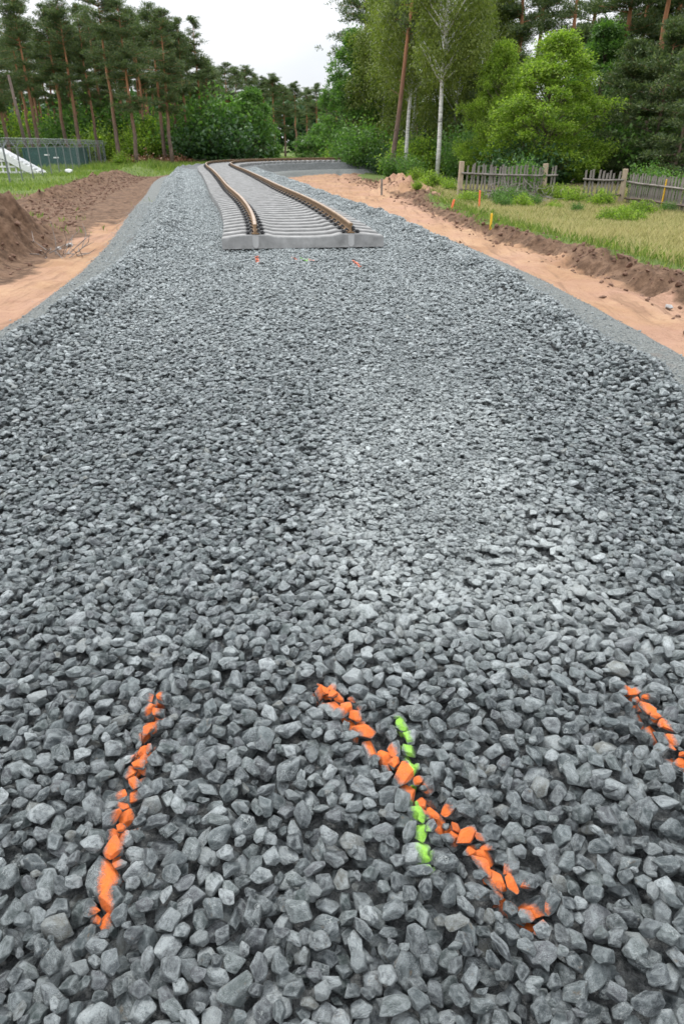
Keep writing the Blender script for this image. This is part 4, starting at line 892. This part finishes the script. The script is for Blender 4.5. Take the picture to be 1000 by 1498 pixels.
# ------------------------------------------------------------------ fenced compound on the left
def chain_fence(p0, p1, n, label, seed, H=2.0):
    g = np.random.default_rng(seed); p0 = Vector((*p0, 0)); p1 = Vector((*p1, 0)); v_ = p1 - p0; Ln = v_.length; an = math.atan2(v_.y, v_.x)
    z0 = gz(p0.x, p0.y); z1 = gz(p1.x, p1.y); sl = (z1 - z0) / Ln; root = link('chain_link_fence', None, None, (p0.x, p0.y, z0), an); tag(root, label, 'fence', 'fences of the compound')
    pb = MB(); pb.tube([(0, 0, -.2), (0, 0, H)], .042, 6); pb.tube([(0, 0, H), (0, .35, H + .45)], .025, 5); pb.tube([(0, 0, H), (0, -.35, H + .45)], .025, 5); pme = mesh('post', pb.V, pb.F, M_galv)
    for i in range(n): link('post', pme, root, (Ln * i / (n - 1), 0, sl * Ln * i / (n - 1)))
    b = MB(); st_ = .15; k = int((Ln + H) / st_)
    for i in range(k):
        for sg in (1, -1):
            a = i * st_ - (H if sg > 0 else 0); pts = []
            for t in (0, 1):
                pts.append((a + t * H, t * H) if sg > 0 else (a - t * H + 0, t * H))
            (x0, za), (x1, zb) = pts
            def clp(xa, z_a, xb, z_b):
                if xa < 0: z_a += (0 - xa) * (z_b - z_a) / (xb - xa); xa = 0
                if xa > Ln: z_a += (Ln - xa) * (z_b - z_a) / (xb - xa); xa = Ln
                return xa, z_a
            if max(x0, x1) <= 0 or min(x0, x1) >= Ln: continue
            A_ = clp(x0, za, x1, zb); B_ = clp(x1, zb, x0, za)
            b.tube([(A_[0], .05, A_[1] + .03 + sl * A_[0]), (B_[0], .05, B_[1] + .03 + sl * B_[0])], .0012, 3, False)
    b.tube([(0, .05, H), (Ln, .05, H + sl * Ln)], .012, 4); b.build('wire_mesh', M_galv, root)
    c = MB(); N_ = int(Ln * 3.2 * 12)
    c.tube([(Ln * i / N_, (.19) * math.cos(i * 2 * math.pi / 12), H + .42 + (.19) * math.sin(i * 2 * math.pi / 12) + sl * Ln * i / N_) for i in range(N_ + 1)], .006, 3, False)
    for yy in (-.33, .33, 0): c.tube([(0, yy, H + .43 - (.2 if yy == 0 else 0)), (Ln, yy, H + .43 - (.2 if yy == 0 else 0) + sl * Ln)], .005, 3, False)
    c.build('razor_wire', M_galv, root); return root
chain_fence((xat(10, 50), 50), (xat(115, 76), 76), 9, 'long side of the compound fence with forked post tops, nearest the track', 1)
chain_fence((xat(117, 77), 77), (xat(156, 90), 90), 6, 'farther narrow stretch of compound fence past its tall corner post', 2)
chain_fence((xat(-30, 92), 92), (xat(154, 91), 91), 10, 'back side of the compound fence behind the green container', 3)
chain_fence((xat(-40, 52), 52), (xat(9, 50), 50), 3, 'front end of the compound fence at the left picture edge', 4)
# green container
def container():
    x0, x1 = xat(38, 80), xat(110, 78); Ln = x1 - x0; root = link('shipping_container', None, None, (x0, 80, gz(x0, 80)), -.06); H = 1.85
    tag(root, 'dark green corrugated container standing inside the compound fence', 'container'); b = MB(); n = int(Ln / .14); V = []; 
    for i in range(n + 1):
        yy = -.03 if (i // 2) % 2 else .0; V += [(Ln * i / n, yy, .12), (Ln * i / n, yy, H - .1)]
    b.add(V, [(2 * i, 2 * i + 2, 2 * i + 3, 2 * i + 1) for i in range(n)]); b.build('side_wall', M_green, root)
    b = MB(); b.box((Ln / 2, 1.24, H / 2), (Ln - .08, 2.36, H - .26)); b.build('body', M_green, root)
    for z_ in (.07, H - .05): b = MB(); b.box((Ln / 2, 1.2, z_), (Ln + .06, 2.5, .13)); b.build('frame', M_green, root)
    for x_ in (0, Ln): b = MB(); b.box((x_, -.02, H / 2), (.16, .12, H)); b.build('corner_post', M_green, root)
    for x_ in (Ln * .42, Ln * .58): b = MB(); b.box((x_, -.06, 1.2 if x_ < Ln / 2 else .95), (.55, .03, .12)); b.build('label_plate', M_white, root)
container()
def ramp_():
    Y_ = 64; x0, x1 = xat(-22, Y_), xat(55, Y_); root = link('white_stairs', None, None, (x0, Y_, gz(x0, Y_)), 0); tag(root, 'white outdoor stairs with lattice side behind the compound fence', 'stairs'); Ln = x1 - x0
    zt = 1.95; flat = Ln * .25; b = MB()
    P = [(0, zt), (flat, zt), (Ln, .15), (Ln, 0.0), (Ln - .75, 0.0), (flat - .05, zt - .55), (0, zt - .55)]
    for k_, yy in (('side_board', 0), ('side_board', 1.5)):
        c = MB(); c.add([(p[0], yy, p[1]) for p in P] + [(p[0], yy + .08, p[1]) for p in P], [tuple(range(7)), tuple(range(13, 6, -1))] + [(i, i + 7, (i + 1) % 7 + 7, (i + 1) % 7) for i in range(7)]); c.build(k_, M_white, root)
    c = MB(); n = 9
    for i in range(n): c.box((flat + (Ln - flat) * (i + .5) / n, .79, zt - .35 - (zt - .3) * (i + .5) / n), (.42, 1.42, .06))
    c.build('treads', M_white, root)
    c = MB(); x = .2
    while x < Ln - .9: hh = (zt - .55) if x < flat else zt - .6 - (x - flat) / (Ln - flat) * zt * 1.0; c.box((x, .3, max(hh, .1) / 2), (.12, .08, max(hh, .1))); x += .55
    for zz in (.12, .55, .98):
        e = flat + (Ln - flat) * max(0, (zt - .6 - zz) / zt); c.box((e / 2, .21, zz), (e, .08, .13))
    c.build('lattice', M_white, root)
ramp_()
b = MB(); M3 = stone_shape(300, UV3) * (.42, .3, .28); o = link('white_sack', mesh('white_sack', M3, UF3, M_white, True), None, (xat(101, 66, 250), 66, gz(xat(101, 66), 66) + .2)); tag(o, 'small white sack lying on the grass by the compound', 'sack')
b = MB(); x_ = xat(45, 82); b.tube([(0, 0, -.3), (-.25, 0, 4), (-.5, 0, 8.4)], [.22, .18, .14], 8); tag(b.build('wooden_pole', M_wood2, loc=(x_ , 82, gz(x_, 82)), smooth=True), 'leaning dark wooden pole without wires left of the pine wood', 'pole')
# loose white stones at the foot of the spoil heap, and a few strays
for i, (u_, v_, sc, lb) in enumerate([(100, 349, .075, 'pale stone at the foot of the spoil heap'), (84, 352, .055, 'small white stone left of the roots'), (981, 431, .06, 'yellowish stone on the right dirt bank')]):
    x_, y_ = gp(u_, v_, -.62); me = mesh('loose_stone', stone_shape(310 + i, UV3) * (sc * 1.3, sc, sc * .8), UF3, M_pocket, True); tag(link('loose_stone', me, None, (x_, y_, gz(x_, y_) + sc * .5), i), lb, 'stone')
print('done')
